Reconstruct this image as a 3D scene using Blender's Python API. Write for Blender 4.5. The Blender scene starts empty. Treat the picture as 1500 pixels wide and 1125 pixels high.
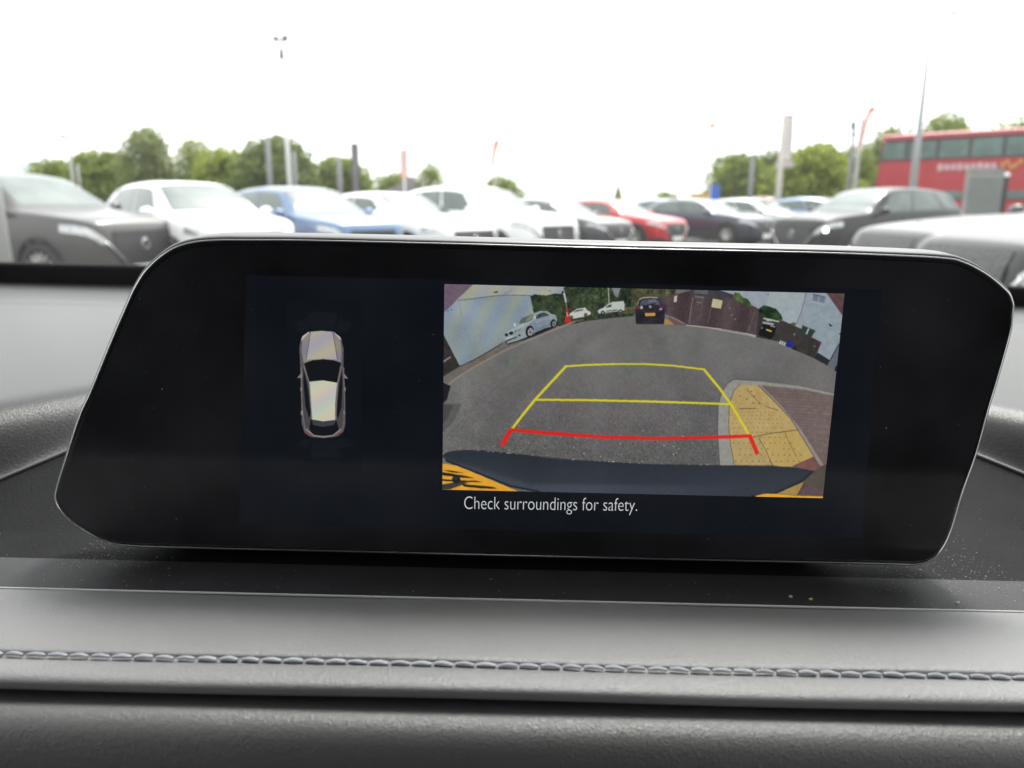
import bpy, bmesh, math, random
import numpy as np
from mathutils import Vector, Matrix

# ------------------------------------------------------------------ camera, sky, sun, exposure
scene = bpy.context.scene
COL = scene.collection
PI = math.pi
R = math.radians
random.seed(7)
RNG = np.random.default_rng(11)

EYE = 1.30                      # lens height above the car park
FPX = 1127.0                    # focal length in photograph pixels (1500 wide)
HORIZON = 298.0
PITCH = math.atan((562.5 - HORIZON) / FPX)
ROLL = R(1.35)                  # our own car stands on a slight cross fall
SUN_EL, SUN_AZ = R(56), R(20)   # azimuth from straight ahead (+Y) towards +X
EXPOSURE = 1.75

cam_data = bpy.data.cameras.new("camera")
cam = bpy.data.objects.new("camera", cam_data)
COL.objects.link(cam)
cam.location = (0, 0, EYE)
cam.rotation_euler = (PI / 2 - PITCH, 0, 0)
cam_data.sensor_width = 36
cam_data.lens = 36 * FPX / 1500
cam_data.clip_start = 0.01
cam_data.clip_end = 6000
cam_data.dof.use_dof = True
cam_data.dof.focus_distance = 0.262
cam_data.dof.aperture_fstop = 13.5
scene.camera = cam

world = bpy.data.worlds.new("World")
scene.world = world
world.use_nodes = True
wn, wl = world.node_tree.nodes, world.node_tree.links
bg = wn["Background"]
sky = wn.new("ShaderNodeTexSky")
sky.sky_type = 'NISHITA'
sky.sun_disc = False
sky.sun_elevation = SUN_EL
sky.sun_rotation = SUN_AZ
sky.dust_density = 6.0
sky.air_density = 1.2
hs = wn.new("ShaderNodeHueSaturation")
hs.inputs["Saturation"].default_value = 0.10          # bright overcast: almost no blue left
wl.new(sky.outputs[0], hs.inputs["Color"])
mixw = wn.new("ShaderNodeMix"); mixw.data_type = 'RGBA'
mixw.inputs[0].default_value = 0.6
mixw.inputs[7].default_value = (8.2, 8.35, 8.4, 1)    # even cloud cover
wl.new(hs.outputs[0], mixw.inputs[6])
wl.new(mixw.outputs[2], bg.inputs["Color"])
bg.inputs["Strength"].default_value = 0.11

sun_data = bpy.data.lights.new("sun", 'SUN')
sun_data.energy = 1.0
sun_data.angle = R(14)
sun_data.color = (1.0, 0.97, 0.93)
sun = bpy.data.objects.new("sun", sun_data)
COL.objects.link(sun)
sun_dir = Vector((math.sin(SUN_AZ) * math.cos(SUN_EL), math.cos(SUN_AZ) * math.cos(SUN_EL), math.sin(SUN_EL)))
sun.rotation_euler = sun_dir.to_track_quat('Z', 'Y').to_euler()
sun.location = sun_dir * 50

vs = scene.view_settings
vs.view_transform = 'Standard'
vs.look = 'None'
vs.gamma = 1
vs.exposure = EXPOSURE
vs.use_curve_mapping = False
scene.render.engine = 'CYCLES'
scene.cycles.use_denoising = True
scene.cycles.max_bounces = 8
scene.cycles.diffuse_bounces = 3
scene.cycles.glossy_bounces = 4
scene.cycles.transparent_max_bounces = 16
scene.cycles.sample_clamp_indirect = 8
scene.cycles.caustics_reflective = False
scene.cycles.caustics_refractive = False

EMIT = 2.0 ** (-EXPOSURE)       # a display value v is shown as v when it glows with v * EMIT


# ------------------------------------------------------------------ helpers
def lin(c):
    c = np.asarray(c, dtype=float) / 255.0
    return np.where(c <= 0.04045, c / 12.92, ((c + 0.055) / 1.055) ** 2.4)


MATS = {}


def mat(name, col=(0.5, 0.5, 0.5), rough=0.5, metal=0.0, spec=0.5, coat=0.0, emit=None, noise=None, bump=None,
        sheen=0.0, ior=None):
    """Principled material; noise=(scale, amount) varies the colour, bump=(scale, strength, distance, kind)."""
    if name in MATS:
        return MATS[name]
    m = bpy.data.materials.new(name)
    m.use_nodes = True
    nt = m.node_tree
    p = nt.nodes["Principled BSDF"]
    p.inputs["Base Color"].default_value = (*col, 1)
    p.inputs["Roughness"].default_value = rough
    p.inputs["Metallic"].default_value = metal
    p.inputs["Specular IOR Level"].default_value = spec
    p.inputs["Coat Weight"].default_value = coat
    p.inputs["Coat Roughness"].default_value = 0.05
    if ior:
        p.inputs["IOR"].default_value = ior
    if sheen:
        p.inputs["Sheen Weight"].default_value = sheen
        p.inputs["Sheen Roughness"].default_value = 0.4
    if emit is not None:
        p.inputs["Emission Color"].default_value = (*emit[0], 1)
        p.inputs["Emission Strength"].default_value = emit[1]
    tc = nt.nodes.new("ShaderNodeTexCoord")
    if noise:
        n = nt.nodes.new("ShaderNodeTexNoise")
        n.inputs["Scale"].default_value = noise[0]
        n.inputs["Detail"].default_value = 5
        nt.links.new(tc.outputs["Object"], n.inputs["Vector"])
        r = nt.nodes.new("ShaderNodeMapRange")
        r.inputs[1].default_value = 0.3
        r.inputs[2].default_value = 0.7
        r.inputs[3].default_value = 1 - noise[1]
        r.inputs[4].default_value = 1 + noise[1]
        nt.links.new(n.outputs[0], r.inputs[0])
        mx = nt.nodes.new("ShaderNodeVectorMath"); mx.operation = 'SCALE'
        mx.inputs[0].default_value = col
        nt.links.new(r.outputs[0], mx.inputs["Scale"])
        nt.links.new(mx.outputs[0], p.inputs["Base Color"])
    if bump:
        if bump[3] == 'leather':
            b1 = nt.nodes.new("ShaderNodeTexVoronoi"); b1.feature = 'F1'
            b1.inputs["Scale"].default_value = bump[0]
            b2 = nt.nodes.new("ShaderNodeTexNoise")
            b2.inputs["Scale"].default_value = bump[0] * 0.35
            b2.inputs["Detail"].default_value = 3
            # warp the cells so that the grain runs unevenly
            wv = nt.nodes.new("ShaderNodeTexNoise")
            wv.inputs["Scale"].default_value = bump[0] * 0.5
            ad = nt.nodes.new("ShaderNodeMixRGB"); ad.blend_type = 'LINEAR_LIGHT'
            ad.inputs[0].default_value = 0.0012
            nt.links.new(tc.outputs["Object"], ad.inputs[1])
            nt.links.new(wv.outputs[1], ad.inputs[2])
            nt.links.new(tc.outputs["Object"], wv.inputs["Vector"])
            nt.links.new(ad.outputs[0], b1.inputs["Vector"])
            nt.links.new(tc.outputs["Object"], b2.inputs["Vector"])
            sm = nt.nodes.new("ShaderNodeMath"); sm.operation = 'ADD'
            nt.links.new(b1.outputs["Distance"], sm.inputs[0])
            nt.links.new(b2.outputs[0], sm.inputs[1])
            h = sm.outputs[0]
        else:
            b1 = nt.nodes.new("ShaderNodeTexNoise")
            b1.inputs["Scale"].default_value = bump[0]
            b1.inputs["Detail"].default_value = 4
            nt.links.new(tc.outputs["Object"], b1.inputs["Vector"])
            h = b1.outputs[0]
        bp = nt.nodes.new("ShaderNodeBump")
        bp.inputs["Strength"].default_value = bump[1]
        bp.inputs["Distance"].default_value = bump[2]
        nt.links.new(h, bp.inputs["Height"])
        nt.links.new(bp.outputs[0], p.inputs["Normal"])
    MATS[name] = m
    return m


def mesh_from(name, verts, faces, smooth=True):
    me = bpy.data.meshes.new(name)
    me.from_pydata([tuple(v) for v in verts], [], faces)
    if smooth and len(me.polygons):
        me.polygons.foreach_set("use_smooth", [True] * len(me.polygons))
    me.update()
    return me


def obj(name, me, material=None, parent=None, matrix=None):
    o = bpy.data.objects.new(name, me)
    COL.objects.link(o)
    if material is not None and me is not None and len(me.materials) == 0:
        me.materials.append(material)
    if parent is not None:
        o.parent = parent
    if matrix is not None:
        o.matrix_world = matrix
    return o


def tag(o, label=None, cat=None, group=None, kind=None):
    if label: o["label"] = label
    if cat: o["category"] = cat
    if group: o["group"] = group
    if kind: o["kind"] = kind
    return o


def empty(name, loc=(0, 0, 0), rz=0.0):
    o = bpy.data.objects.new(name, None)
    COL.objects.link(o)
    o.empty_display_size = 0.1
    o.location = loc
    o.rotation_euler = (0, 0, rz)
    return o


class MB:
    """collects boxes, tubes, lathes and grids into one mesh"""
    def __init__(s):
        s.v, s.f = [], []

    def add(s, vs_, fs_):
        b = len(s.v)
        s.v += [tuple(p) for p in vs_]
        s.f += [tuple(i + b for i in f) for f in fs_]
        return s

    def box(s, c, d, rz=0.0):
        x, y, z = (k / 2 for k in d)
        ca, sa = math.cos(rz), math.sin(rz)
        pts = []
        for sx, sy, sz in ((-1, -1, -1), (1, -1, -1), (1, 1, -1), (-1, 1, -1), (-1, -1, 1), (1, -1, 1), (1, 1, 1), (-1, 1, 1)):
            a, b = sx * x, sy * y
            pts.append((c[0] + a * ca - b * sa, c[1] + a * sa + b * ca, c[2] + sz * z))
        return s.add(pts, [(0, 3, 2, 1), (4, 5, 6, 7), (0, 1, 5, 4), (1, 2, 6, 5), (2, 3, 7, 6), (3, 0, 4, 7)])

    def tube(s, path, rad, n=8, closed=False, cap=True):
        path = [Vector(p) for p in path]
        m = len(path)
        rads = rad if isinstance(rad, (list, tuple)) else [rad] * m
        rings = []
        prev = None
        for i, p in enumerate(path):
            if closed:
                t = path[(i + 1) % m] - path[i - 1]
            else:
                t = path[min(i + 1, m - 1)] - path[max(i - 1, 0)]
            t.normalize()
            if prev is None:
                up = Vector((0, 0, 1)) if abs(t.z) < 0.9 else Vector((1, 0, 0))
                a = t.cross(up).normalized()
            else:
                a = (prev - t * prev.dot(t)).normalized()
            prev = a
            b = t.cross(a)
            rings.append([p + (a * math.cos(2 * PI * k / n) + b * math.sin(2 * PI * k / n)) * rads[i] for k in range(n)])
        vs_ = [q for r_ in rings for q in r_]
        fs_ = []
        for i in range(m if closed else m - 1):
            j = (i + 1) % m
            for k in range(n):
                fs_.append((i * n + k, i * n + (k + 1) % n, j * n + (k + 1) % n, j * n + k))
        if cap and not closed:
            fs_.append(tuple(range(n - 1, -1, -1)))
            fs_.append(tuple((m - 1) * n + k for k in range(n)))
        return s.add(vs_, fs_)

    def grid(s, pts, wrap_u=False):
        """pts[i][j]"""
        n, m = len(pts), len(pts[0])
        vs_ = [p for row in pts for p in row]
        fs_ = []
        for i in range(n if wrap_u else n - 1):
            for j in range(m - 1):
                a = (i + 1) % n
                fs_.append((i * m + j, i * m + j + 1, a * m + j + 1, a * m + j))
        return s.add(vs_, fs_)

    def lathe_y(s, prof, n=24, c=(0, 0, 0)):
        """profile of (radius, y), turned about the y axis"""
        rows = []
        for k in range(n):
            a = 2 * PI * k / n
            rows.append([(c[0] + r_ * math.cos(a), c[1] + y, c[2] + r_ * math.sin(a)) for r_, y in prof])
        return s.grid(rows, wrap_u=True)

    def ball(s, c, r3, n=10, m=6):
        rows = []
        for k in range(n):
            a = 2 * PI * k / n
            rows.append([(c[0] + r3[0] * math.cos(a) * math.sin(PI * j / m), c[1] + r3[1] * math.sin(a) * math.sin(PI * j / m),
                          c[2] - r3[2] * math.cos(PI * j / m)) for j in range(m + 1)])
        return s.grid(rows, wrap_u=True)

    def mesh(s, name, smooth=True):
        return mesh_from(name, s.v, s.f, smooth)

    def build(s, name, material, parent=None, smooth=True, matrix=None):
        return obj(name, s.mesh(name, smooth), material, parent, matrix)


def catmull(xs, ys, x):
    """smooth curve through (xs, ys) without overshoot"""
    xs, ys = np.asarray(xs, float), np.asarray(ys, float)
    d = np.diff(ys) / np.diff(xs)
    t = np.zeros_like(ys)
    t[1:-1] = np.where(d[:-1] * d[1:] > 0, 2 * d[:-1] * d[1:] / (d[:-1] + d[1:] + 1e-12), 0)
    t[0], t[-1] = d[0], d[-1]
    x = np.clip(np.asarray(x, float), xs[0], xs[-1])
    i = np.clip(np.searchsorted(xs, x, side='right') - 1, 0, len(xs) - 2)
    h = xs[i + 1] - xs[i]
    u = (x - xs[i]) / h
    return ((2 * u**3 - 3 * u**2 + 1) * ys[i] + (u**3 - 2 * u**2 + u) * h * t[i]
            + (-2 * u**3 + 3 * u**2) * ys[i + 1] + (u**3 - u**2) * h * t[i + 1])


def smooth_loop(pts, sub=6):
    """closed Catmull-Rom through pts"""
    P = np.asarray(pts, float)
    n = len(P)
    out = []
    for i in range(n):
        a, b, c, d = P[i - 1], P[i], P[(i + 1) % n], P[(i + 2) % n]
        for k in range(sub):
            u = k / sub
            out.append(0.5 * (2 * b + (c - a) * u + (2 * a - 5 * b + 4 * c - d) * u * u + (3 * b - a - 3 * c + d) * u**3))
    return np.array(out)


def sstep(a, b, x):
    t = np.clip((x - a) / (b - a), 0, 1)
    return t * t * (3 - 2 * t)


def at(px, py, Y):
    """the point at forward distance Y on the line of sight of a photograph position"""
    el = PITCH + math.atan((py - 562.5) / FPX)
    z = EYE - Y * math.tan(el)
    d = Y * math.cos(PITCH) + (EYE - z) * math.sin(PITCH)
    return Vector(((px - 750) / FPX * d, Y, z))


# ------------------------------------------------------------------ materials
M_ASPHALT = mat("asphalt", (0.055, 0.055, 0.057), 0.9, noise=(0.8, 0.25), bump=(60, 0.3, 0.01, 'noise'))
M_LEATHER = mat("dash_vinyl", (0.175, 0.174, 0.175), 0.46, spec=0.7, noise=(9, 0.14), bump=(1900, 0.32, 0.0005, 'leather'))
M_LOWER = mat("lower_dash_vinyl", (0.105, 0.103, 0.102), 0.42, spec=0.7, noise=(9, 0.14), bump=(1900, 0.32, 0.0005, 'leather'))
M_TOP = mat("dash_top_vinyl", (0.014, 0.0138, 0.0138), 0.30, spec=0.27, noise=(14, 0.12), bump=(1700, 0.17, 0.0007, 'leather'))
M_TRAY = mat("tray_plastic", (0.013, 0.0131, 0.0138), 0.55, spec=0.05, noise=(30, 0.2), bump=(1700, 0.45, 0.0005, 'leather'))
M_LEDGE = mat("ledge_vinyl", (0.040, 0.0395, 0.043), 0.5, spec=0.22, noise=(40, 0.15), bump=(2600, 0.4, 0.0004, 'leather'))
M_BLACK = mat("black_trim", (0.006, 0.006, 0.0065), 0.9, spec=0.05, noise=(20, 0.2))
M_GLOSS = mat("piano_black", (0.010, 0.010, 0.012), 0.22, spec=0.6, noise=(40, 0.15))
M_RIM = mat("satin_silver", (0.78, 0.78, 0.79), 0.28, metal=1.0, noise=(60, 0.05))
M_SHELL = mat("housing_grey", (0.045, 0.044, 0.044), 0.42, spec=0.55, noise=(60, 0.1))
M_HEAD = mat("headliner_cloth", (0.07, 0.068, 0.066), 0.95, noise=(60, 0.1))
M_TRIM = mat("cabin_trim", (0.02, 0.02, 0.021), 0.8, noise=(12, 0.2), bump=(400, 0.3, 0.001, 'noise'))
M_THREAD = mat("grey_thread", (0.34, 0.355, 0.39), 0.75, noise=(900, 0.2), bump=(2500, 0.4, 0.0003, 'noise'))
M_DUST = mat("pale_dust", (0.55, 0.53, 0.48), 0.9, noise=(300, 0.4))


def mat_windscreen():
    m = bpy.data.materials.new("dusty_windscreen_glass")
    m.use_nodes = True
    nt = m.node_tree
    for n in list(nt.nodes):
        nt.nodes.remove(n)
    out = nt.nodes.new("ShaderNodeOutputMaterial")
    tr = nt.nodes.new("ShaderNodeBsdfTransparent")
    tr.inputs[0].default_value = (0.92, 0.94, 0.925, 1)
    film = nt.nodes.new("ShaderNodeBsdfTranslucent")
    film.inputs[0].default_value = (0.9, 0.9, 0.88, 1)
    mx = nt.nodes.new("ShaderNodeMixShader")
    tc = nt.nodes.new("ShaderNodeTexCoord")
    n = nt.nodes.new("ShaderNodeTexNoise")
    n.inputs["Scale"].default_value = 7
    n.inputs["Detail"].default_value = 8
    r = nt.nodes.new("ShaderNodeMapRange")
    r.inputs[1].default_value = 0.3
    r.inputs[2].default_value = 0.7
    r.inputs[3].default_value = 0.008
    r.inputs[4].default_value = 0.019
    nt.links.new(tc.outputs["Object"], n.inputs["Vector"])
    nt.links.new(n.outputs[0], r.inputs[0])
    nt.links.new(r.outputs[0], mx.inputs[0])
    nt.links.new(tr.outputs[0], mx.inputs[1])
    nt.links.new(film.outputs[0], mx.inputs[2])
    nt.links.new(mx.outputs[0], out.inputs[0])
    return m


# ------------------------------------------------------------------ setting: ground, far hills
def build_ground():
    n = 60
    g = MB()
    xs = np.concatenate([-np.geomspace(3000, 2, n // 2), np.geomspace(2, 3000, n // 2)])
    ys = np.concatenate([[-60, -20, -5], np.geomspace(3, 4000, n)])
    g.grid([[(x, y, 0.0) for y in ys] for x in xs])
    tag(g.build("ground", M_ASPHALT, smooth=False), kind="structure")
    # a verge of grass that the trees stand in
    m = mat("verge_grass", (0.06, 0.09, 0.03), 0.95, noise=(0.3, 0.3))
    v = MB()
    v.grid([[(x, y, 0.06 + 0.04 * math.sin(x * 0.7 + y)) for y in (46, 60, 90, 200)] for x in np.linspace(-140, 140, 80)])
    tag(v.build("grass_verge", m), kind="structure")
    h = MB()
    mh = mat("far_hills", (0.28, 0.33, 0.38), 1.0, noise=(0.004, 0.15))  # pale blue of the distance haze is put into the base colour
    rows = []
    for x in np.linspace(-2600, -900, 60):
        top = 125 * math.exp(-((x + 1580) / 420) ** 2) * (1 + 0.12 * math.sin(x * 0.013)) + 8
        rows.append([(x, 2200, -2), (x, 2300, top * 0.6), (x, 2420, top), (x, 2700, -2)])
    h.grid(rows)
    tag(h.build("hills", mh), kind="structure")


# ------------------------------------------------------------------ our own car: dashboard, screen, windscreen, cabin
_c = Vector((0, 0, EYE))
_axis = Vector((0, math.cos(PITCH), -math.sin(PITCH)))
CARM = Matrix.Translation(_c) @ Matrix.Rotation(ROLL, 4, _axis)     # cabin frame: x right, y forward, z up, lens at 0


def cabin_empty(name, base=(0, 0, 0)):
    o = bpy.data.objects.new(name, None)
    COL.objects.link(o)
    o.empty_display_size = 0.05
    o.matrix_world = CARM @ Matrix.Translation(base)
    return o


TR_L, TR_R, TR_B = -0.1700, 0.1967, 0.410      # sides and back of the tray the screen stands in
YL, YR = 0.385, 0.400                          # from here the sides flare out towards the driver


def edge_x(y, side):
    return TR_L - 0.62 * np.maximum(YL - y, 0) if side < 0 else TR_R + 0.75 * np.maximum(YR - y, 0)


def tray_sdf(x, y):
    """distance outside (+) / inside (-) the tray outline, open towards the driver"""
    dl = (edge_x(y, -1) - x) * np.where(y < YL, 0.85, 1.0)
    dr = (x - edge_x(y, 1)) * np.where(y < YR, 0.80, 1.0)
    return np.maximum(np.maximum(dl, dr), y - TR_B)


def dash_height(x, y):
    d = tray_sdf(x, y)
    fl = -0.1272 + 0.0025 * sstep(0.262, 0.222, y)
    y0 = np.where(np.asarray(x) < 0, 0.333, 0.3575)
    seam = np.clip(-0.1150 - 0.20 * (y0 - y), fl + 0.0006, -0.1065)
    rise = 0.0225 * (1 - np.exp(-(np.maximum(d, 0) / 0.0145) ** 1.7))
    outer = seam + (rise / 0.0225) * (-0.0930 - seam) - 0.014 * sstep(0.45, 0.93, y)
    w = sstep(0.0, 0.070, -d)
    inner = seam * (1 - w) + fl * w - 0.0010 * sstep(0, 0.004, -d)
    return np.where(d > 0, outer, inner)


def build_dashboard():
    dash = cabin_empty("dashboard", (0.0, 0.30, -0.13))
    off = np.array((0.0, 0.30, -0.13))
    tag(dash, "black grained dashboard with stitched pad and sunken tray around the central screen", "dashboard")
    # --- upper cover, with the tray moulded in
    xs = np.unique(np.concatenate([np.linspace(-0.72, -0.27, 40), np.linspace(-0.27, -0.12, 110), np.linspace(-0.12, 0.14, 50),
                                   np.linspace(0.14, 0.29, 110), np.linspace(0.29, 0.72, 40)]))
    ys = np.unique(np.concatenate([np.linspace(0.2215, 0.42, 130), np.linspace(0.42, 0.934, 60)]))
    X, Y = np.meshgrid(xs, ys, indexing='ij')
    Z = dash_height(X, Y)
    D = tray_sdf(X, Y)
    n, m = X.shape
    V = np.stack([X, Y, Z], -1).reshape(-1, 3) - off
    top_f, tray_f, ledge_f = [], [], []
    for i in range(n - 1):
        for j in range(m - 1):
            f = (i * m + j, (i + 1) * m + j, (i + 1) * m + j + 1, i * m + j + 1)
            (top_f if (D[i, j] + D[i + 1, j + 1]) > 0 else ledge_f if Y[i, j] < 0.2535 else tray_f).append(f)
    o = obj("top_cover", mesh_from("top_cover", V, top_f), M_TOP)
    o.parent = dash
    o = obj("tray_ledge", mesh_from("tray_ledge", V, ledge_f), M_LEDGE)
    o.parent = dash
    o = obj("screen_tray", mesh_from("screen_tray", V, tray_f), M_TRAY)
    o.parent = dash
    # --- piping along the tray edge, left and right
    for sgn in (-1, 1):
        path = []
        for y in np.linspace(0.262, 0.409, 50):
            xe = float(edge_x(y, sgn))
            path.append(np.array((xe, y, float(dash_height(np.array(xe), np.array(y))) + 0.0004)) - off)
        MB().tube(path, 0.0011, 8).build("tray_piping", M_SHELL, dash)
    # --- stitched pad in front of the tray: profile swept across the car
    prof = np.array([(.2262, -.1295), (.2262, -.1262), (.2248, -.1246), (.2225, -.1238), (.214, -.1207), (.203, -.1173), (.192, -.1146), (.181, -.1128),
                     (.1735, -.1121), (.1720, -.1129), (.1702, -.1130), (.1685, -.1121), (.1660, -.1116), (.1634, -.1115),
                     (.1616, -.1117), (.1604, -.1123), (.1600, -.1133), (.1605, -.1148), (.165, -.1160)])
    ps = []
    for i in range(len(prof) - 1):
        a, b, c, d = prof[max(i - 1, 0)], prof[i], prof[i + 1], prof[min(i + 2, len(prof) - 1)]
        for u in (0, .25, .5, .75):
            ps.append(0.5 * (2 * b + (c - a) * u + (2 * a - 5 * b + 4 * c - d) * u * u + (3 * b - a - 3 * c + d) * u**3))
    ps.append(prof[-1])
    padx = np.linspace(-0.62, 0.62, 125)
    pad = MB().grid([[np.array((x, y, z + 0.0002 * math.sin(x * 41 + y * 90))) - off for y, z in ps] for x in padx]).build("stitched_pad", M_LEATHER, dash)
    # fine bright edge strip between tray and pad
    MB().tube([np.array((x, 0.2256, -0.1245)) - off for x in np.linspace(-0.62, 0.62, 40)], 0.00042, 8).build("edge_strip", mat("edge_strip_grey", (0.50, 0.505, 0.51), 0.5, spec=0.5, noise=(30, 0.1)), dash)
    # stitches: one twisted thread loop each, lying in the groove
    st = MB()
    L = 0.0044
    rows = []
    for k in range(11):
        u = k / 10
        x = (u - 0.5) * L * 1.06
        r_ = 0.00066 * (0.55 + 0.45 * math.sin(PI * min(max(u, 0.04), 0.96)) ** 0.6)
        yy = (u - 0.5) * -0.0002
        zz = 0.00030 * math.sin(PI * u)
        rows.append([(x, yy + r_ * 1.05 * math.cos(a), zz + r_ * 0.8 * math.sin(a)) for a in np.linspace(0, 2 * PI, 11)])
    st.grid(rows)
    stm = st.mesh("stitch")
    stm.materials.append(M_THREAD)
    k = 0
    for x in np.arange(-0.192, 0.193, 0.00535):
        s_ = obj("stitch", stm)
        s_.parent = pad
        s_.location = (x - off[0], 0.1710 - off[1] + 0.0001 * random.uniform(-1, 1), -0.1125 - off[2])
        s_.rotation_euler = (0, random.uniform(-.05, .05), random.uniform(-.07, .07))
        s_.scale = (random.uniform(.92, 1.04), random.uniform(.85, 1.1), random.uniform(.85, 1.1))
        k += 1
    # --- lower roll below the dark gap
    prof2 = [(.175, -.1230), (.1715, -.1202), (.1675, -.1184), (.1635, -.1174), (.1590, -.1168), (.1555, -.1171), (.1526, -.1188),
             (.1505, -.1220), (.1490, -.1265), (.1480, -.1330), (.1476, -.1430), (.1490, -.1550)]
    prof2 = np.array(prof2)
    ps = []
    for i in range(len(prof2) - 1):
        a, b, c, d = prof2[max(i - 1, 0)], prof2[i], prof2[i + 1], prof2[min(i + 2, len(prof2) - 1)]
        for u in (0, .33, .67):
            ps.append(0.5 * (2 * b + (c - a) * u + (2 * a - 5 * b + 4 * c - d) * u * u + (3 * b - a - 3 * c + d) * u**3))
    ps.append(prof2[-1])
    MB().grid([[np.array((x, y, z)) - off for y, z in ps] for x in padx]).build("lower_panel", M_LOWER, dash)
    # fascia under it down to the footwell, closed behind
    MB().grid([[np.array((x, y, z)) - off for y, z in ((.1492, -.1548), (.16, -.20), (.22, -.32), (.34, -.50), (.40, -.80), (.93, -.80), (.934, -.12))]
               for x in np.linspace(-0.71, 0.71, 30)]).build("fascia", M_TRIM, dash)
    # --- black strip where the dash meets the glass
    MB().grid([[np.array((x, y - 0.0 , z)) - off for y, z in ((.927, -.1200), (.927, -.0875), (.932, -.0835), (.945, -.0835), (.95, -.1200))]
               for x in np.linspace(-0.72, 0.72, 40)]).build("windscreen_base_strip", M_BLACK, dash)
    # demister slot strip, a shallow ridge across the far end of the cover
    MB().grid([[np.array((x, y, z)) - off for y, z in ((.70, -.1075), (.70, -.1012), (.712, -.1005), (.80, -.1030), (.81, -.115))]
               for x in np.linspace(-0.62, 0.62, 30)]).build("demister_panel", M_TOP, dash)
    # --- dust and crumbs lying in the tray: nobody could count them
    du = MB()
    rr = random.Random(3)

    def fleck(x, y, s):
        z = float(dash_height(np.array(x), np.array(y))) + s * 0.3
        a = rr.uniform(0, PI)
        l, w = s * rr.uniform(0.8, 2.2), s * rr.uniform(0.4, 0.8)
        ca, sa = math.cos(a), math.sin(a)
        p = [(l, 0, 0), (0, w, 0), (-l, 0, 0), (0, -w, 0), (0, 0, s * 0.5), (0, 0, -s * 0.4)]
        pts = [np.array((x + q[0] * ca - q[1] * sa, y + q[0] * sa + q[1] * ca, z + q[2])) for q in p]
        du.add(pts, [(0, 1, 4), (1, 2, 4), (2, 3, 4), (3, 0, 4), (1, 0, 5), (2, 1, 5), (3, 2, 5), (0, 3, 5)])
    for _ in range(900):                                           # drifts left and right of the screen foot
        side = rr.random() < 0.62
        x = rr.gauss(0.165, 0.022) if side else rr.gauss(-0.152, 0.018)
        y = rr.gauss(0.257, 0.014) if side else rr.gauss(0.258, 0.012)
        if y > 0.2275 and TR_L + 0.012 < x < TR_R - 0.012:
            fleck(x, y, rr.choice((0.00010, 0.00012, 0.00016, 0.00022)))
    for _ in range(150):                                           # scattered over the whole tray front
        fleck(rr.uniform(-0.19, 0.2), rr.uniform(0.229, 0.25), rr.choice((0.00009, 0.00012, 0.0002)))
    for _ in range(110):
        s_ = rr.random() < 0.5
        fleck(rr.uniform(0.18, 0.222) if s_ else rr.uniform(-0.197, -0.165), rr.uniform(0.25, 0.34), rr.choice((0.00009, 0.00013)))
    dm = du.mesh("dust", False)
    do = obj("dust", dm, M_DUST)
    do.matrix_world = CARM
    tag(do, "pale dust specks and grit lying in the dark tray below the screen", "dust", kind="stuff")
    for k, (x, y, c) in enumerate(((0.101, 0.2335, (0.55, 0.42, 0.15)), (0.095, 0.2352, (0.6, 0.55, 0.4)), (0.150, 0.2335, (0.6, 0.58, 0.5)))):
        cb = MB()
        cb.ball((0, 0, 0.0003), (0.0007, 0.0005, 0.0004), 7, 4)
        cm = cb.mesh("crumb", False)
        cm.materials.append(mat("crumb_%d" % k, c, 0.9, noise=(800, 0.3)))
        for v in cm.vertices:
            v.co *= rr.uniform(0.8, 1.25)
        co = obj("crumb", cm)
        co.matrix_world = CARM @ Matrix.Translation((x, y, float(dash_height(np.array(x), np.array(y)))))
        tag(co, ["tiny yellow crumb on the tray edge near the screen's lower right corner",
                 "tiny cream crumb left of the yellow crumb on the tray edge",
                 "tiny whitish crumb right of the yellow crumb, towards the tray's right end"][k], "crumb", "crumbs on the tray edge")


# --- the screen plane
LEAN = R(2.4)
SO = np.array((0, 0.262 * math.cos(PITCH), -0.262 * math.sin(PITCH)))
SV = np.array((0, math.sin(LEAN), math.cos(LEAN)))
SN = np.array((0, -math.cos(LEAN), math.sin(LEAN)))
SCRM = CARM @ Matrix(((1, 0, 0, SO[0]), (0, SV[1], SN[1], SO[1]), (0, SV[2], SN[2], SO[2]), (0, 0, 0, 1)))
_cr, _sr = math.cos(ROLL), math.sin(ROLL)


def scr(px, py):
    """photograph position -> metres (u right, v up) on the display's face"""
    px, py = np.asarray(px, float) - 750, np.asarray(py, float) - 562.5
    x = (px * _cr + py * _sr) / FPX
    y = (-px * _sr + py * _cr) / FPX
    cp, sp = math.cos(PITCH), math.sin(PITCH)
    dy, dz = cp - y * sp, -sp - y * cp
    k = (SO @ SN) / (dy * SN[1] + dz * SN[2])
    return np.stack([k * x, (k * dy - SO[1]) * SV[1] + (k * dz - SO[2]) * SV[2]], -1)


OUTLINE = [(360, 339), (450, 339.5), (683, 345), (900, 351), (1180, 357), (1300, 361), (1387, 365.5), (1418, 372.5), (1447, 387), (1471, 405),
           (1484, 421), (1489, 440), (1488, 458), (1484, 489), (1465, 557), (1452, 600), (1434, 665), (1413, 724), (1397, 777), (1385, 803), (1369, 821),
           (1343, 830), (1280, 829), (1000, 823), (750, 817.5), (500, 811), (327, 807), (205, 803.5), (165, 799), (136, 788.5), (104, 768), (84.5, 748), (77, 730),
           (79, 706), (91, 665), (112, 600), (129.5, 560), (160, 485), (181, 436), (193, 410), (207, 387), (224, 369), (244, 354.5), (264.5, 346),
           (291, 340.8), (326, 338.8)]


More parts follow.
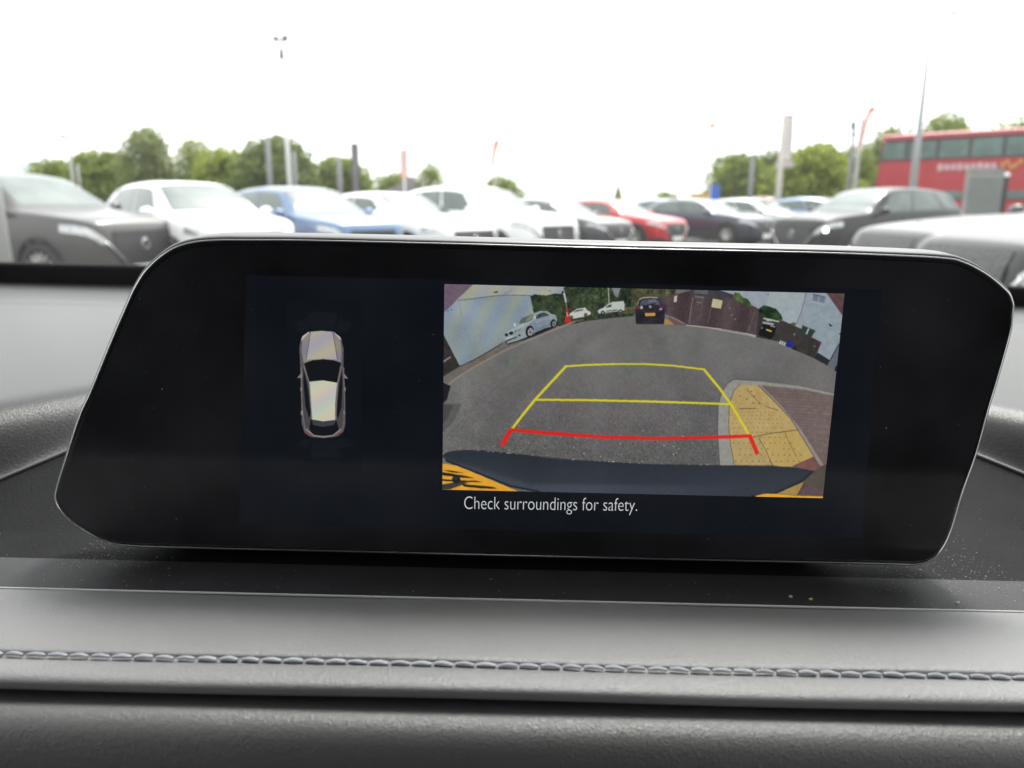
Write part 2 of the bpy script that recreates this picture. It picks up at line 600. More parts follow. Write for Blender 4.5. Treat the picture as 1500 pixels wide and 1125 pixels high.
def build_screen():
    sc = bpy.data.objects.new("infotainment_screen", None)
    COL.objects.link(sc)
    foot = scr(720, 818)
    FM = SCRM @ Matrix.Translation((foot[0], foot[1], 0))
    sc.matrix_world = FM
    tag(sc, "wide glossy black dashboard touchscreen showing the reversing camera picture", "screen")
    o2 = np.array((foot[0], foot[1], 0.0))
    lp = smooth_loop(OUTLINE, 5)
    uv = scr(lp[:, 0], lp[:, 1])
    n = len(uv)
    tan = np.roll(uv, -1, 0) - np.roll(uv, 1, 0)
    tan /= np.linalg.norm(tan, axis=1)[:, None]
    nor = np.stack([-tan[:, 1], tan[:, 0]], -1)
    if ((uv - uv.mean(0)) * nor).sum() < 0:
        nor = -nor
    # the housing tapers: its top slopes back and is seen as a light strip; elsewhere the front lip is the outline
    up = sstep(-0.05, 0.9, nor[:, 1])

    def ring(inset, depth, extra=0.0):
        return np.concatenate([uv - nor * (inset + extra * up)[:, None] if np.ndim(inset) else uv - nor * (inset + extra * up[:, None]), np.full((n, 1), depth)], 1) - o2
    steps = [(0.0009, -0.0002, 0.0018), (0.0004, -0.0004, 0.00175), (0.00005, -0.0010, 0.00160), (0.0, -0.0022, 0.00130), (0.0, -0.006, 0.00085),
             (0.0, -0.011, 0.00030), (0.0003, -0.014, 0.00018), (0.0016, -0.0162, 0.0), (0.005, -0.0185, 0.0), (0.02, -0.021, 0.0)]
    rings = [ring(a, d, e) for a, d, e in steps]
    g = MB().grid([[r_[i] for r_ in rings] for i in range(n)], wrap_u=True)
    g.f.append(tuple(i * len(rings) + len(rings) - 1 for i in range(n)))
    g.build("housing", M_SHELL, sc)
    # thin bright lip all round the glass
    MB().tube([tuple(p) for p in ring(0.0010, 0.0, 0.0018)], 0.00025, 8, closed=True).build("bezel", M_RIM, sc)
    # inner black lip between bezel and glass
    a, b, c = ring(0.0011, 0.00005, 0.0018), ring(0.0019, 0.00012, 0.0024), ring(0.0023, -0.00005, 0.0024)
    MB().grid([[a[i], b[i], c[i]] for i in range(n)], wrap_u=True).build("gasket", M_GLOSS, sc)
    gl = ring(0.0021, 0.0, 0.0024)
    o = obj("cover_glass", mesh_from("cover_glass", gl, [tuple(range(n))], False), mat("screen_glass", (0.021, 0.0212, 0.0235), 0.12, spec=0.2, noise=(16, 0.65)), sc)

    # black strip added to stand for the shade under the screen's lower edge
    ft = MB()
    rows = []
    for x in np.linspace(-0.147, 0.147, 41):
        back = 0.035 * (abs(x) / 0.147) ** 5
        rows.append([(x, y, z - back) for y, z in ((0.006, -0.006), (-0.003, -0.008), (-0.0060, -0.0095), (-0.0065, -0.03))])
    ft.grid(rows)
    ft.build("under_screen_shade", M_BLACK, sc)

    # lit panel: the faint glow of the display itself
    q = scr(*np.array([(361, 403), (1293, 424), (1262, 788), (350, 768)]).T)
    m = mat("lcd_backlight", (0.016, 0.0165, 0.019), 0.12, spec=0.2, emit=(tuple(lin((4, 8, 15))), EMIT), noise=(25, 0.4))
    sub = MB()
    sub.add([(p[0] - o2[0], p[1] - o2[1], 0.00006) for p in q], [(3, 2, 1, 0)])
    sub.build("display_panel", m, sc, False)

    # ---- picture on the display, drawn cell by cell
    def pixel_sheet(name, corners, w, h, img, ox, oy, ss, lift):
        tl, tr, br, bl = [np.array(c_, float) for c_ in corners]
        S, T = np.meshgrid(np.linspace(0, 1, w), np.linspace(0, 1, h), indexing='xy')
        P = (tl * (1 - S)[..., None] + tr * S[..., None]) * (1 - T)[..., None] + (bl * (1 - S)[..., None] + br * S[..., None]) * T[..., None]
        uvp = scr(P[..., 0], P[..., 1])
        V = np.concatenate([uvp - o2[:2], np.full((h, w, 1), lift)], -1).reshape(-1, 3)
        jj = np.clip(((P[..., 0] - ox) * ss).astype(int), 0, img.shape[1] - 1)
        ii = np.clip(((P[..., 1] - oy) * ss).astype(int), 0, img.shape[0] - 1)
        colr = lin(img[ii, jj]).reshape(-1, 3)
        me = bpy.data.meshes.new(name)
        idx = np.arange(h * w).reshape(h, w)
        quads = np.stack([idx[:-1, :-1], idx[1:, :-1], idx[1:, 1:], idx[:-1, 1:]], -1).reshape(-1, 4)
        me.vertices.add(h * w)
        me.vertices.foreach_set("co", V.ravel())
        me.loops.add(quads.size)
        me.loops.foreach_set("vertex_index", quads.ravel().astype(np.int32))
        me.polygons.add(len(quads))
        me.polygons.foreach_set("loop_start", np.arange(0, quads.size, 4, dtype=np.int32))
        me.update(calc_edges=True)
        at_ = me.color_attributes.new("pixel", 'FLOAT_COLOR', 'POINT')
        at_.data.foreach_set("color", np.concatenate([colr, np.ones((len(colr), 1))], 1).ravel().astype(np.float32))
        mm = bpy.data.materials.new(name)
        mm.use_nodes = True
        p = mm.node_tree.nodes["Principled BSDF"]
        p.inputs["Base Color"].default_value = (0.016, 0.0165, 0.019, 1)
        p.inputs["Roughness"].default_value = 0.12
        p.inputs["Specular IOR Level"].default_value = 0.2
        an = mm.node_tree.nodes.new("ShaderNodeVertexColor")
        an.layer_name = "pixel"
        mm.node_tree.links.new(an.outputs[0], p.inputs["Emission Color"])
        p.inputs["Emission Strength"].default_value = EMIT
        return obj(name, me, mm, sc)

    img = draw_camera_view()
    pixel_sheet("camera_picture", [(651, 416), (1237, 430), (1205, 729.5), (648, 717)], 586, 304, img, 640, 408, 3, 0.00012)
    img2 = draw_car_symbol()
    pixel_sheet("parking_sensor_symbol", [(420, 440), (530, 440), (530, 690), (420, 690)], 165, 375, img2, 420, 440, 3, 0.00012)

    # ---- message below the picture
    fc = bpy.data.curves.new("message", 'FONT')
    fc.body = "Check surroundings for safety."
    fc.size = 1.0
    fc.offset = -0.014
    fo = bpy.data.objects.new("message_tmp", fc)
    COL.objects.link(fo)
    dg = bpy.context.evaluated_depsgraph_get()
    tm = bpy.data.meshes.new_from_object(fo.evaluated_get(dg))
    bpy.data.objects.remove(fo)
    co = np.array([v.co[:] for v in tm.vertices])
    x0, x1 = co[:, 0].min(), co[:, 0].max()
    capy = 0.73
    p0, p1, pt = scr(680, 745.5), scr(933, 748.5), scr(681, 725.5)
    du_, dv_ = p1 - p0, pt - p0
    for v in tm.vertices:
        s_ = (v.co.x - x0) / (x1 - x0)
        t_ = v.co.y / capy
        w = p0 + du_ * s_ + np.array((0.0, np.linalg.norm(dv_))) * t_
        v.co = (w[0] - o2[0], w[1] - o2[1], 0.00012)
    tm.name = "message"
    tm.materials.clear()
    obj("message_text", tm, mat("message_white", (0.01, 0.01, 0.01), 0.2, emit=(tuple(lin((196, 200, 205))), EMIT)), sc)

    # ---- specks of dust on the glass
    du = MB()
    rr = random.Random(5)
    spots = [(238, 570), (1298, 627), (173, 425), (214, 545), (258, 505), (282, 411), (205, 437), (146, 710), (1337, 454), (1372, 514), (1174, 787), (1360, 792)]
    spots += [(rr.uniform(190, 1420), rr.uniform(430, 790)) for _ in range(60)]
    for i, (a_, b_) in enumerate(spots):
        if 640 < a_ < 1240 and 410 < b_ < 750:
            continue
        p = scr(a_, b_)
        r_ = 0.00022 if i < 3 else rr.choice((0.00006, 0.00008, 0.00012))
        pts = [(p[0] - o2[0] + r_ * rr.uniform(.6, 1.2) * math.cos(k * PI / 3), p[1] - o2[1] + r_ * rr.uniform(.6, 1.2) * math.sin(k * PI / 3), 0.00016) for k in range(6)]
        pts.append((p[0] - o2[0], p[1] - o2[1], 0.00016 + r_ * 0.6))
        du.add(pts, [(k, (k + 1) % 6, 6) for k in range(6)])
    d = du.build("glass_specks", M_DUST, sc, False)
    d["kind"] = "stuff"


# ------------------------------------------------------------------ flat pictures shown on the display (numpy raster, 3x3 per photograph pixel)
class Canvas:
    def __init__(s, ox, oy, w, h, ss, colr):
        s.ox, s.oy, s.ss = ox, oy, ss
        s.W, s.H = w * ss, h * ss
        s.a = np.empty((s.H, s.W, 3))
        s.a[:] = colr
        s.rng = np.random.default_rng(4)

    def noise(s, cell, h=None, w=None):
        h, w = h or s.H, w or s.W
        g = s.rng.standard_normal((int(h / cell) + 3, int(w / cell) + 3))
        y, x = np.arange(h) / cell, np.arange(w) / cell
        i, j = y.astype(int), x.astype(int)
        fy, fx = (y - i)[:, None], (x - j)[None]
        return (g[i][:, j] * (1 - fy) * (1 - fx) + g[i + 1][:, j] * fy * (1 - fx) + g[i][:, j + 1] * (1 - fy) * fx + g[i + 1][:, j + 1] * fy * fx)

    def mask(s, pts):
        P = (np.asarray(pts, float) - (s.ox, s.oy)) * s.ss
        x0, y0 = np.maximum(np.floor(P.min(0)).astype(int), 0)
        x1 = min(int(math.ceil(P[:, 0].max())) + 1, s.W)
        y1 = min(int(math.ceil(P[:, 1].max())) + 1, s.H)
        if x1 <= x0 or y1 <= y0:
            return None
        yy, xx = np.mgrid[y0:y1, x0:x1] + 0.5
        ins = np.zeros(xx.shape, bool)
        n = len(P)
        for i in range(n):
            ax, ay = P[i]
            bx, by = P[(i + 1) % n]
            if ay == by:
                continue
            c = (ay > yy) != (by > yy)
            ins ^= c & (xx < (bx - ax) * (yy - ay) / (by - ay) + ax)
        return (slice(y0, y1), slice(x0, x1)), ins, xx / s.ss + s.ox, yy / s.ss + s.oy

    def poly(s, pts, colr, tex=None, alpha=1.0):
        r_ = s.mask(pts)
        if r_ is None:
            return
        sl, ins, xx, yy = r_
        c = np.broadcast_to(np.asarray(colr, float), ins.shape + (3,)).copy()
        if tex is not None:
            c = c + tex(xx, yy, s)
        v = s.a[sl]
        v[ins] = v[ins] * (1 - alpha) + c[ins] * alpha

    def line(s, pts, w, colr, alpha=1.0):
        pts = [np.asarray(p, float) for p in pts]
        for a, b in zip(pts[:-1], pts[1:]):
            d = b - a
            d = d / (np.linalg.norm(d) + 1e-9)
            n = np.array((-d[1], d[0])) * w / 2
            s.poly([a + n - d * w * .2, b + n + d * w * .2, b - n + d * w * .2, a - n - d * w * .2], colr, None, alpha)

    def oval(s, c, rx, ry, colr, alpha=1.0, rot=0.0):
        pts = []
        for k in range(28):
            x, y = rx * math.cos(k * PI / 14), ry * math.sin(k * PI / 14)
            pts.append((c[0] + x * math.cos(rot) - y * math.sin(rot), c[1] + x * math.sin(rot) + y * math.cos(rot)))
        s.poly(pts, colr, None, alpha)

    def blur(s, r_):
        for ax in (0, 1):
            k = 2 * r_ + 1
            p = np.concatenate([np.repeat(s.a.take([0], ax), r_ + 1, ax), s.a, np.repeat(s.a.take([-1], ax), r_, ax)], ax)
            cs = np.cumsum(p, ax)
            n = s.a.shape[ax]
            s.a = (np.take(cs, range(k, k + n), ax) - np.take(cs, range(0, n), ax)) / k


def Z(ox, oy, k):
    return lambda *p: [(ox + x / k, oy + y / k) for x, y in p]


def draw_camera_view():
    c = Canvas(640, 408, 605, 326, 3, (106, 105, 104))
    yy, xx = np.mgrid[0:c.H, 0:c.W]
    yy, xx = yy / 3 + 408, xx / 3 + 640
    # asphalt: smooth and light far away, coarse and darker close by
    near = sstep(500, 660, yy)
    c.a += (6 - 14 * near)[..., None]
    c.a += (c.noise(60) * 3 + c.noise(18) * 1.5)[..., None]
    c.a += (c.noise(2.2) * (1.5 + 7 * near) + c.noise(4.5) * (1 + 6 * near))[..., None]
    c.a += np.stack([c.noise(70), c.noise(70), c.noise(70) - .6], -1) * 1.3
    c.a += (9 * sstep(760, 650, xx))[..., None]
    rr = random.Random(2)
    for _ in range(420):                         # pale chippings in the surface
        x, y = rr.uniform(720, 1055), 700 - abs(rr.gauss(0, 62))
        if y > 545:
            s_ = rr.choice((0.35, 0.5, 0.7, 0.9)) * (0.4 + (y - 540) / 160)
            g = rr.choice((150, 175, 205, 60, 55, 50))
            c.oval((x, y), s_, s_ * 0.8, (g, g, g - 3), 0.85)
    c.line([(752, 600), (747, 585), (749, 572), (757, 560)], 1.0, (84, 82, 80), 0.5)
    c.line([(655, 640), (700, 590), (760, 540)], 1.2, (90, 88, 86), 0.5)
    c.line([(755, 652), (772, 632), (800, 655)], 1.2, (78, 76, 74), 0.6)

    def moire(x, y, s):
        a = np.sin((x * 0.95 + y * 0.30) * 0.19 + 1.2 * np.sin(y * 0.03))
        b = np.sin((x * 0.9 + y * 0.55) * 0.19 + 2.1)
        n = s.noise(70, *x.shape) * 5
        return np.stack([3 * b - 3 * a + n - 4, 3 * b - 1 * a + n - 4, 6 * a - 2 * b + n - 2], -1)

    def leaves(x, y, s):
        h, w = x.shape
        n = s.noise(3.2, h, w) * 9 + s.noise(9, h, w) * 11 + s.noise(26, h, w) * 9
        return np.stack([n * 0.95, n * 1.05, n * 0.6], -1)

    def grime(x, y, s):
        h, w = x.shape
        n = s.noise(3, h, w) * 2.5 + s.noise(14, h, w) * 4
        return np.stack([n, n, n], -1)

    def slats(x, y, s):
        h, w = x.shape
        k = (x + (y - 440) * 0.22) / 3.1
        n = 7 * np.sin(k * 6.283) + 9 * np.sin(np.floor(k) * 12.9898) + s.noise(6, h, w) * 4
        return np.stack([n, n * 0.92, n * 0.9], -1)
    # --- sky and hedge along the top
    c.poly([(640, 408), (830, 408), (830, 470), (640, 500)], (168, 172, 162), moire)
    c.poly([(1035, 408), (1245, 408), (1245, 520), (1035, 480)], (152, 162, 172), grime)
    c.poly([(1130, 420), (1185, 420), (1165, 480), (1120, 460)], (165, 176, 178), grime, 0.7)
    c.poly([(990, 456), (860, 470), (822, 478), (776, 470), (775, 434), (784, 431), (800, 433), (812, 430), (822, 430), (826, 421), (834, 417), (990, 417)], (52, 64, 44), leaves)
    c.poly([(925, 420), (990, 420), (990, 462), (925, 457)], (78, 80, 56), leaves)
    c.poly([(905, 452), (935, 448), (940, 458), (905, 460)], (92, 90, 62), leaves)
    z3 = Z(860, 415, 9.373)
    c.poly(z3((330, 30), (480, 30), (450, 90), (425, 190), (385, 180), (350, 100)), (128, 134, 138), grime)
    for _ in range(60):
        x, y = rr.uniform(778, 985), rr.uniform(419, 446)
        c.oval((x, y), rr.uniform(.4, 1.0), rr.uniform(.4, .9), rr.choice([(130, 140, 128), (30, 40, 28), (110, 125, 100)]), 0.7)
    c.line(z3((290, 30), (300, 280)), 1.5, (165, 168, 165))
    # --- left: purple canopy corner, ribbed white wall
    z1 = Z(640, 405, 9.373)
    c.poly([(671, 439), (700, 436), (725, 433), (747, 431.9), (776.6, 432.6), (782, 460), (760, 492), (736, 501), (720, 511), (697, 524.5), (673, 536), (648, 486), (648, 457), (660, 450)],
           (144, 157, 160), moire)
    c.poly(z1((60, 60), (520, 60), (500, 105), (290, 305), (170, 430), (60, 520)), (112, 95, 112), grime)
    c.line([(671, 440), (700, 436.5), (725, 433.2), (747, 432), (777, 432.8)], 0.9, (78, 86, 92))
    for k in range(12):
        c.line([(673 + k * 4.4, 439.5 - k * 0.62), (673.4 + k * 4.4, 442 - k * 0.62)], 0.8, (96, 104, 118), 0.7)
    c.line(z1((300, 340), (345, 560), (440, 850), (530, 1080)), 1.2, (120, 145, 150), 0.7)
    c.line(z1((560, 640), (680, 900)), 1.2, (130, 155, 160), 0.5)
    for k in range(26):
        x = 676 + k * 2.6
        c.line([(x, 533 - k * 1.28), (x - 0.8, 527 - k * 1.28)], 0.7, (112, 130, 130), 0.6)
    c.poly(z1((770, 220), (830, 200), (840, 220), (800, 228)), (45, 50, 60))
    c.line(z1((920, 235), (985, 215), (1040, 170)), 0.8, (95, 100, 100), 0.8)
    c.oval(z1((150, 470))[0], .9, .8, (60, 50, 60)); c.oval(z1((197, 457))[0], .9, .9, (60, 50, 60))
    c.poly([(648, 487), (674, 537), (648, 552)], (52, 47, 46), grime)
    c.line([(649, 530), (660, 523)], 1.6, (190, 188, 178), 0.8)
    c.poly([(648, 552), (673, 537), (697, 525), (720, 512), (737, 502), (748, 506), (720, 522), (690, 539), (664, 556), (648, 570)], (112, 106, 98), grime)
    c.line([(648, 571), (664, 557), (690, 540), (720, 523.5), (745, 511), (775, 498), (800, 487.5), (822, 479), (842, 471)], 2.2, (150, 136, 122), 0.85)
    c.line([(673, 537), (697, 525.5), (720, 512.5), (736, 503)], 1.1, (50, 52, 50))
    c.poly([(648, 560), (660, 565), (655, 585), (648, 592)], (28, 28, 34))
    c.poly([(648, 590), (676, 592), (664, 618), (648, 634)], (74, 73, 72), None, 0.55)
    c.poly([(648, 592), (664, 594), (656, 612), (648, 622)], (58, 57, 57), None, 0.55)
    # --- silver saloon by the wall
    z2 = Z(720, 410, 9.373)
    c.poly(z2((180, 850), (480, 780), (600, 720), (820, 630), (910, 570), (915, 600), (880, 650), (600, 770), (510, 805), (230, 890)), (30, 32, 36))
    c.poly(z2((155, 750), (250, 690), (370, 600), (390, 550), (480, 490), (570, 458), (680, 425), (760, 430), (830, 470), (880, 480), (905, 560), (880, 600),
              (820, 640), (700, 670), (600, 720), (580, 740), (470, 790), (370, 830), (220, 875), (190, 830), (150, 800)), (146, 158, 161), grime)
    c.poly(z2((600, 560), (800, 500), (820, 630), (700, 668), (600, 715), (560, 640), (500, 600)), (122, 137, 148), grime)
    c.poly(z2((250, 690), (400, 615), (560, 575), (480, 620), (330, 690), (180, 745)), (170, 180, 178), None, .8)
    c.poly(z2((375, 600), (395, 550), (440, 512), (575, 468), (560, 535), (480, 575)), (88, 102, 98))
    c.poly(z2((470, 575), (490, 520), (570, 475), (555, 535)), (122, 134, 112))
    c.poly(z2((598, 540), (620, 480), (690, 445), (745, 450), (795, 487), (625, 535)), (62, 74, 84))
    c.line(z2((680, 445), (690, 515)), 0.9, (150, 170, 172))
    c.line(z2((590, 585), (700, 550), (810, 520)), 0.9, (178, 188, 190), .8); c.line(z2((595, 690), (700, 650), (815, 612)), 1.3, (92, 104, 112), .8)
    c.line(z2((690, 515), (700, 650)), 0.6, (98, 110, 118), .8); c.line(z2((600, 560), (610, 700)), 0.6, (98, 110, 118), .7); c.line(z2((385, 600), (470, 580), (560, 540)), 0.7, (60, 66, 70), .8)
    c.poly(z2((640, 520), (660, 470), (690, 455), (695, 500)), (34, 42, 50), None, .7)
    for cx_, cy_, a_, b_ in ((523, 705, 55, 80), (848, 595, 38, 56)):
        p = z2((cx_, cy_))[0]
        c.oval(p, a_ / 9.37, b_ / 9.37, (22, 22, 26), 1, 0.15)
        q = z2((cx_ + 10, cy_ + 8))[0]
        c.oval(q, a_ * .66 / 9.37, b_ * .7 / 9.37, (168, 172, 172), 1, 0.15)
        for k in range(5):
            an = k * 1.2566 + .3
            c.line([q, (q[0] + a_ * .6 / 9.37 * math.cos(an), q[1] + b_ * .65 / 9.37 * math.sin(an))], 0.9, (60, 60, 64))
    for x, y, a_, b_ in ((205, 755, 22, 22), (270, 730, 30, 22)):
        c.oval(z2((x, y))[0], a_ / 9.37, b_ / 9.37, (22, 26, 32), 1, -.3)
    c.poly(z2((315, 715), (345, 685), (345, 705)), (40, 46, 52)); c.poly(z2((360, 690), (410, 670), (400, 690), (370, 705)), (98, 112, 116))
    c.poly(z2((195, 800), (290, 770), (290, 790), (200, 822)), (188, 192, 190))
    c.poly(z2((195, 832), (355, 772), (350, 790), (200, 850)), (34, 40, 48)); c.oval(z2((384, 760))[0], 1.8, 1.6, (40, 46, 54))
    c.oval(z2((318, 617))[0], 1.7, 2.6, (192, 204, 200)); c.oval(z2((597, 515))[0], 1.3, 2.6, (190, 204, 200))
    c.line(z2((900, 560), (915, 600)), 1.5, (40, 40, 40))
    # --- raised red and white barrier
    c.line(z2((985, 130), (995, 180)), 2.2, (150, 140, 170)); c.line(z2((965, 165), (1030, 190)), 2.2, (50, 45, 60))
    c.line(z2((995, 180), (1022, 305)), 2.4, (196, 202, 204)); c.line(z2((1022, 310), (1035, 400)), 1.5, (150, 110, 100))
    c.line(z2((1033, 400), (1055, 490)), 3.2, (175, 48, 46)); c.poly(z2((1008, 585), (1012, 505), (1040, 480), (1070, 485), (1100, 540), (1085, 590), (1040, 595)), (188, 48, 46), grime)
    c.line(z2((1034, 450), (1042, 500)), 1.8, (205, 170, 170))
    c.line(z2((900, 660), (1000, 620), (1150, 565), (1260, 548)), 1.2, (150, 140, 132), 0.8)
    # --- white hatchback, van
    c.poly(z2((1065, 500), (1075, 460), (1120, 430), (1175, 398), (1285, 378), (1312, 418), (1362, 438), (1358, 470), (1310, 498), (1110, 535)), (196, 198, 186))
    c.poly(z2((1120, 445), (1170, 415), (1262, 400), (1252, 418), (1180, 435)), (70, 78, 84))
    for x, y in ((1292, 480), (1095, 515)):
        c.oval(z2((x, y))[0], 2.6, 2.6, (30, 32, 36)); c.oval(z2((x, y))[0], 1.2, 1.3, (140, 140, 140))
    c.poly(z3((145, 385), (160, 360), (230, 330), (290, 280), (350, 255), (500, 243), (515, 290), (512, 375), (250, 418), (160, 425)), (186, 194, 186), grime)
    c.poly(z3((250, 338), (290, 302), (337, 285), (330, 322)), (48, 56, 54))
    c.line(z3((265, 382), (415, 365)), 1.4, (62, 70, 66)); c.line(z3((150, 420), (520, 378)), 1.0, (34, 34, 36))
    for x, y in ((215, 402), (458, 384)):
        c.oval(z3((x, y))[0], 3.0, 2.9, (26, 27, 30)); c.oval(z3((x, y))[0], 1.6, 1.6, (150, 150, 150))
    # --- fence, buildings on the right
    z4, z5, z6 = Z(980, 415, 9.373), Z(1090, 415, 7.5), Z(1030, 530, 5.357)
    c.poly(z4((-160, 190), (0, 175), (290, 100), (340, 60), (560, 60), (660, 95), (880, 160), (1230, 350), (1200, 715), (1100, 690), (700, 620), (240, 572), (110, 480), (-150, 380)), (76, 64, 66), slats)
    c.poly(z4((340, 60), (540, 60), (530, 150), (340, 140)), (98, 98, 104), grime)
    c.poly(z4((545, 60), (660, 92), (880, 160), (860, 210), (560, 180)), (66, 62, 68), grime)
    c.line(z4((560, 78), (670, 95), (885, 160)), 0.9, (38, 36, 40))
    c.poly(z4((880, 165), (905, 125), (960, 130), (1010, 190), (1080, 215), (1115, 265), (1150, 335), (1040, 280), (930, 250)), (78, 96, 56), leaves)
    c.poly(z4((600, 208), (735, 236), (712, 350), (578, 325)), (188, 184, 144), grime)
    c.poly(z4((72, 176), (112, 165), (102, 255), (64, 258)), (190, 190, 180))
    c.line(z4((325, 190), (275, 548)), 0.9, (150, 145, 140), 0.9)
    c.line(z4((355, 185), (470, 192)), 2.6, (120, 116, 112), 0.8); c.line(z4((468, 190), (430, 450)), 0.8, (120, 112, 108), 0.8); c.line(z4((378, 150), (500, 165)), 1.2, (46, 42, 46))
    c.line(z4((575, 345), (530, 548)), 1.0, (116, 108, 104), 0.8)
    for x, y in ((830, 340), (908, 492), (395, 262), (430, 265), (860, 436)):
        c.oval(z4((x, y))[0], 1.0, .9, (160, 156, 150))
    for x0, y0, x1, y1 in ((1130, 370, 1120, 440), (1100, 580, 1080, 670), (820, 280, 800, 330), (1170, 390, 1100, 640)):
        c.line(z4((x0, y0), (x1, y1)), 1.3, (120, 105, 98), 0.6)
    c.poly(z4((0, 440), (100, 480), (240, 575), (0, 575)), (104, 86, 80), grime)
    c.poly(z3((1060, 490), (1120, 500), (1200, 570), (1040, 565)), (166, 136, 84), grime)
    c.line(z4((10, 455), (210, 552)), 1.1, (160, 140, 134), 0.9)
    c.line(z4((235, 575), (480, 600), (720, 630)), 1.5, (186, 170, 156)); c.line(z4((720, 630), (960, 680), (1170, 738)), 1.3, (160, 132, 116))
    c.poly(z5((130, 590), (160, 280), (215, 350), (250, 420), (420, 408), (630, 500), (640, 460), (700, 570), (850, 650), (770, 825), (560, 735), (380, 640)), (58, 53, 52), grime)
    c.poly(z5((150, 300), (165, 275), (210, 240), (280, 255), (350, 280), (405, 345), (425, 400), (380, 412), (215, 375)), (40, 62, 36), leaves)
    c.poly(z5((0, 180), (30, 172), (70, 210), (60, 250), (0, 240)), (46, 66, 40), leaves)
    c.poly(z5((500, 445), (545, 425), (580, 450), (550, 470)), (72, 96, 52), leaves)
    c.poly(z5((155, 570), (175, 490), (210, 450), (330, 460), (350, 500), (325, 580), (290, 612)), (20, 21, 27))
    c.poly(z5((243, 500), (305, 518), (298, 535), (238, 516)), (214, 170, 50)); c.oval(z5((195, 490))[0], 1.6, 1.8, (95, 105, 118))
    c.line(z5((212, 385), (380, 420)), 2.0, (182, 182, 176)); c.line(z5((206, 430), (320, 450)), 3.0, (160, 164, 166)); c.line(z5((290, 466), (335, 478)), 1.6, (170, 175, 178))
    for x in (395, 418, 442):
        c.line(z5((x + 8, 632 + (x - 395) * .35), (x - 4, 662 + (x - 395) * .35)), 2.0, (196, 200, 202))
    c.poly(z5((456, 655), (500, 622), (540, 655), (525, 712), (460, 692)), (30, 42, 132), grime)
    c.poly(z5((525, 712), (560, 680), (570, 735), (530, 725)), (34, 34, 40))
    c.oval(z5((552, 562))[0], 1.2, 1.2, (150, 150, 148))
    c.poly(z5((570, 440), (620, 330), (660, 180), (678, 60), (900, 60), (1075, 350), (1062, 560), (1045, 655), (940, 848), (805, 765), (850, 650), (745, 590), (785, 520), (640, 460)), (146, 158, 166), grime)
    c.line(z5((572, 440), (622, 330), (662, 180), (680, 70)), 1.0, (110, 98, 120))
    c.poly(z5((870, 60), (1130, 60), (1100, 250), (1078, 352)), (92, 66, 68), grime)
    c.poly(z5((757, 118), (893, 152), (878, 216), (752, 188)), (108, 120, 134), grime)
    c.line(z5((752, 118), (890, 152)), 1.1, (70, 78, 90)); c.line(z5((825, 140), (812, 205)), 0.9, (170, 178, 184)); c.line(z5((735, 205), (880, 236)), 1.0, (168, 178, 184))
    c.poly(z5((925, 440), (972, 465), (945, 476)), (30, 32, 40)); c.poly(z5((1045, 550), (1070, 545), (1070, 565), (1045, 565)), (34, 36, 42))
    c.poly(z5((640, 462), (782, 522), (740, 590), (615, 555)), (46, 62, 54)); c.line(z5((635, 460), (785, 522)), 1.2, (84, 92, 98)); c.line(z5((708, 498), (682, 556)), 2.0, (190, 196, 190))
    c.poly(z5((770, 825), (800, 765), (940, 848), (915, 905)), (40, 40, 50)); c.line(z5((805, 765), (940, 850), (1040, 665)), 1.2, (30, 32, 38))
    c.poly(z5((915, 905), (945, 850), (1045, 665), (1075, 660), (1040, 980), (990, 965)), (100, 106, 114), grime)
    c.poly(z5((990, 960), (1005, 905), (1060, 905), (1060, 980)), (34, 34, 40))
    c.oval(z5((262, 125))[0], .8, .8, (70, 74, 80)); c.oval(z5((775, 692))[0], 1.0, .9, (150, 140, 138))
    # --- dark hatchback seen from behind
    c.poly(z3((1020, 300), (1050, 265), (1092, 290), (1095, 400), (1060, 400)), (66, 50, 74), grime)
    c.poly(z3((670, 545), (658, 430), (665, 340), (692, 290), (715, 222), (760, 198), (860, 190), (965, 195), (1005, 245), (1055, 320), (1066, 460), (1056, 545), (1000, 555), (730, 555)), (40, 36, 46), grime)
    c.poly(z3((722, 298), (745, 236), (800, 222), (940, 215), (990, 240), (1010, 300), (880, 285), (820, 302)), (84, 88, 102), grime)
    c.poly(z3((850, 225), (930, 222), (960, 250), (840, 265)), (112, 118, 128), None, .7)
    c.line(z3((712, 225), (760, 200), (860, 193), (968, 198)), 1.6, (172, 166, 160)); c.line(z3((692, 295), (714, 225)), 1.3, (140, 134, 130))
    c.line(z3((820, 300), (940, 272)), 1.2, (28, 26, 34))
    c.poly(z3((670, 350), (690, 300), (730, 310), (725, 355)), (112, 50, 58)); c.oval(z3((747, 332))[0], 1.9, 2.6, (184, 176, 176))
    c.poly(z3((985, 310), (1040, 300), (1058, 345), (1000, 345)), (86, 48, 66)); c.oval(z3((1012, 355))[0], 2.4, 1.6, (158, 150, 156))
    c.oval(z3((866, 320))[0], 2.3, 2.1, (140, 142, 152)); c.line(z3((750, 390), (1000, 385)), 1.0, (60, 56, 66))
    c.poly(z3((795, 410), (935, 405), (935, 445), (798, 450)), (222, 170, 62)); c.line(z3((812, 430), (922, 426)), 1.6, (150, 110, 44), 0.5)
    c.line(z3((655, 420), (660, 500)), 1.2, (130, 122, 116), 0.8)
    c.poly(z3((670, 545), (1056, 545), (1060, 562), (680, 562)), (40, 36, 38), None, .7)
    # --- paving at the right: kerb, tactile slabs, block paving
    c.poly(z6((450, 175), (1040, 262), (985, 815), (935, 815), (760, 520), (600, 330)), (116, 101, 97), grime)
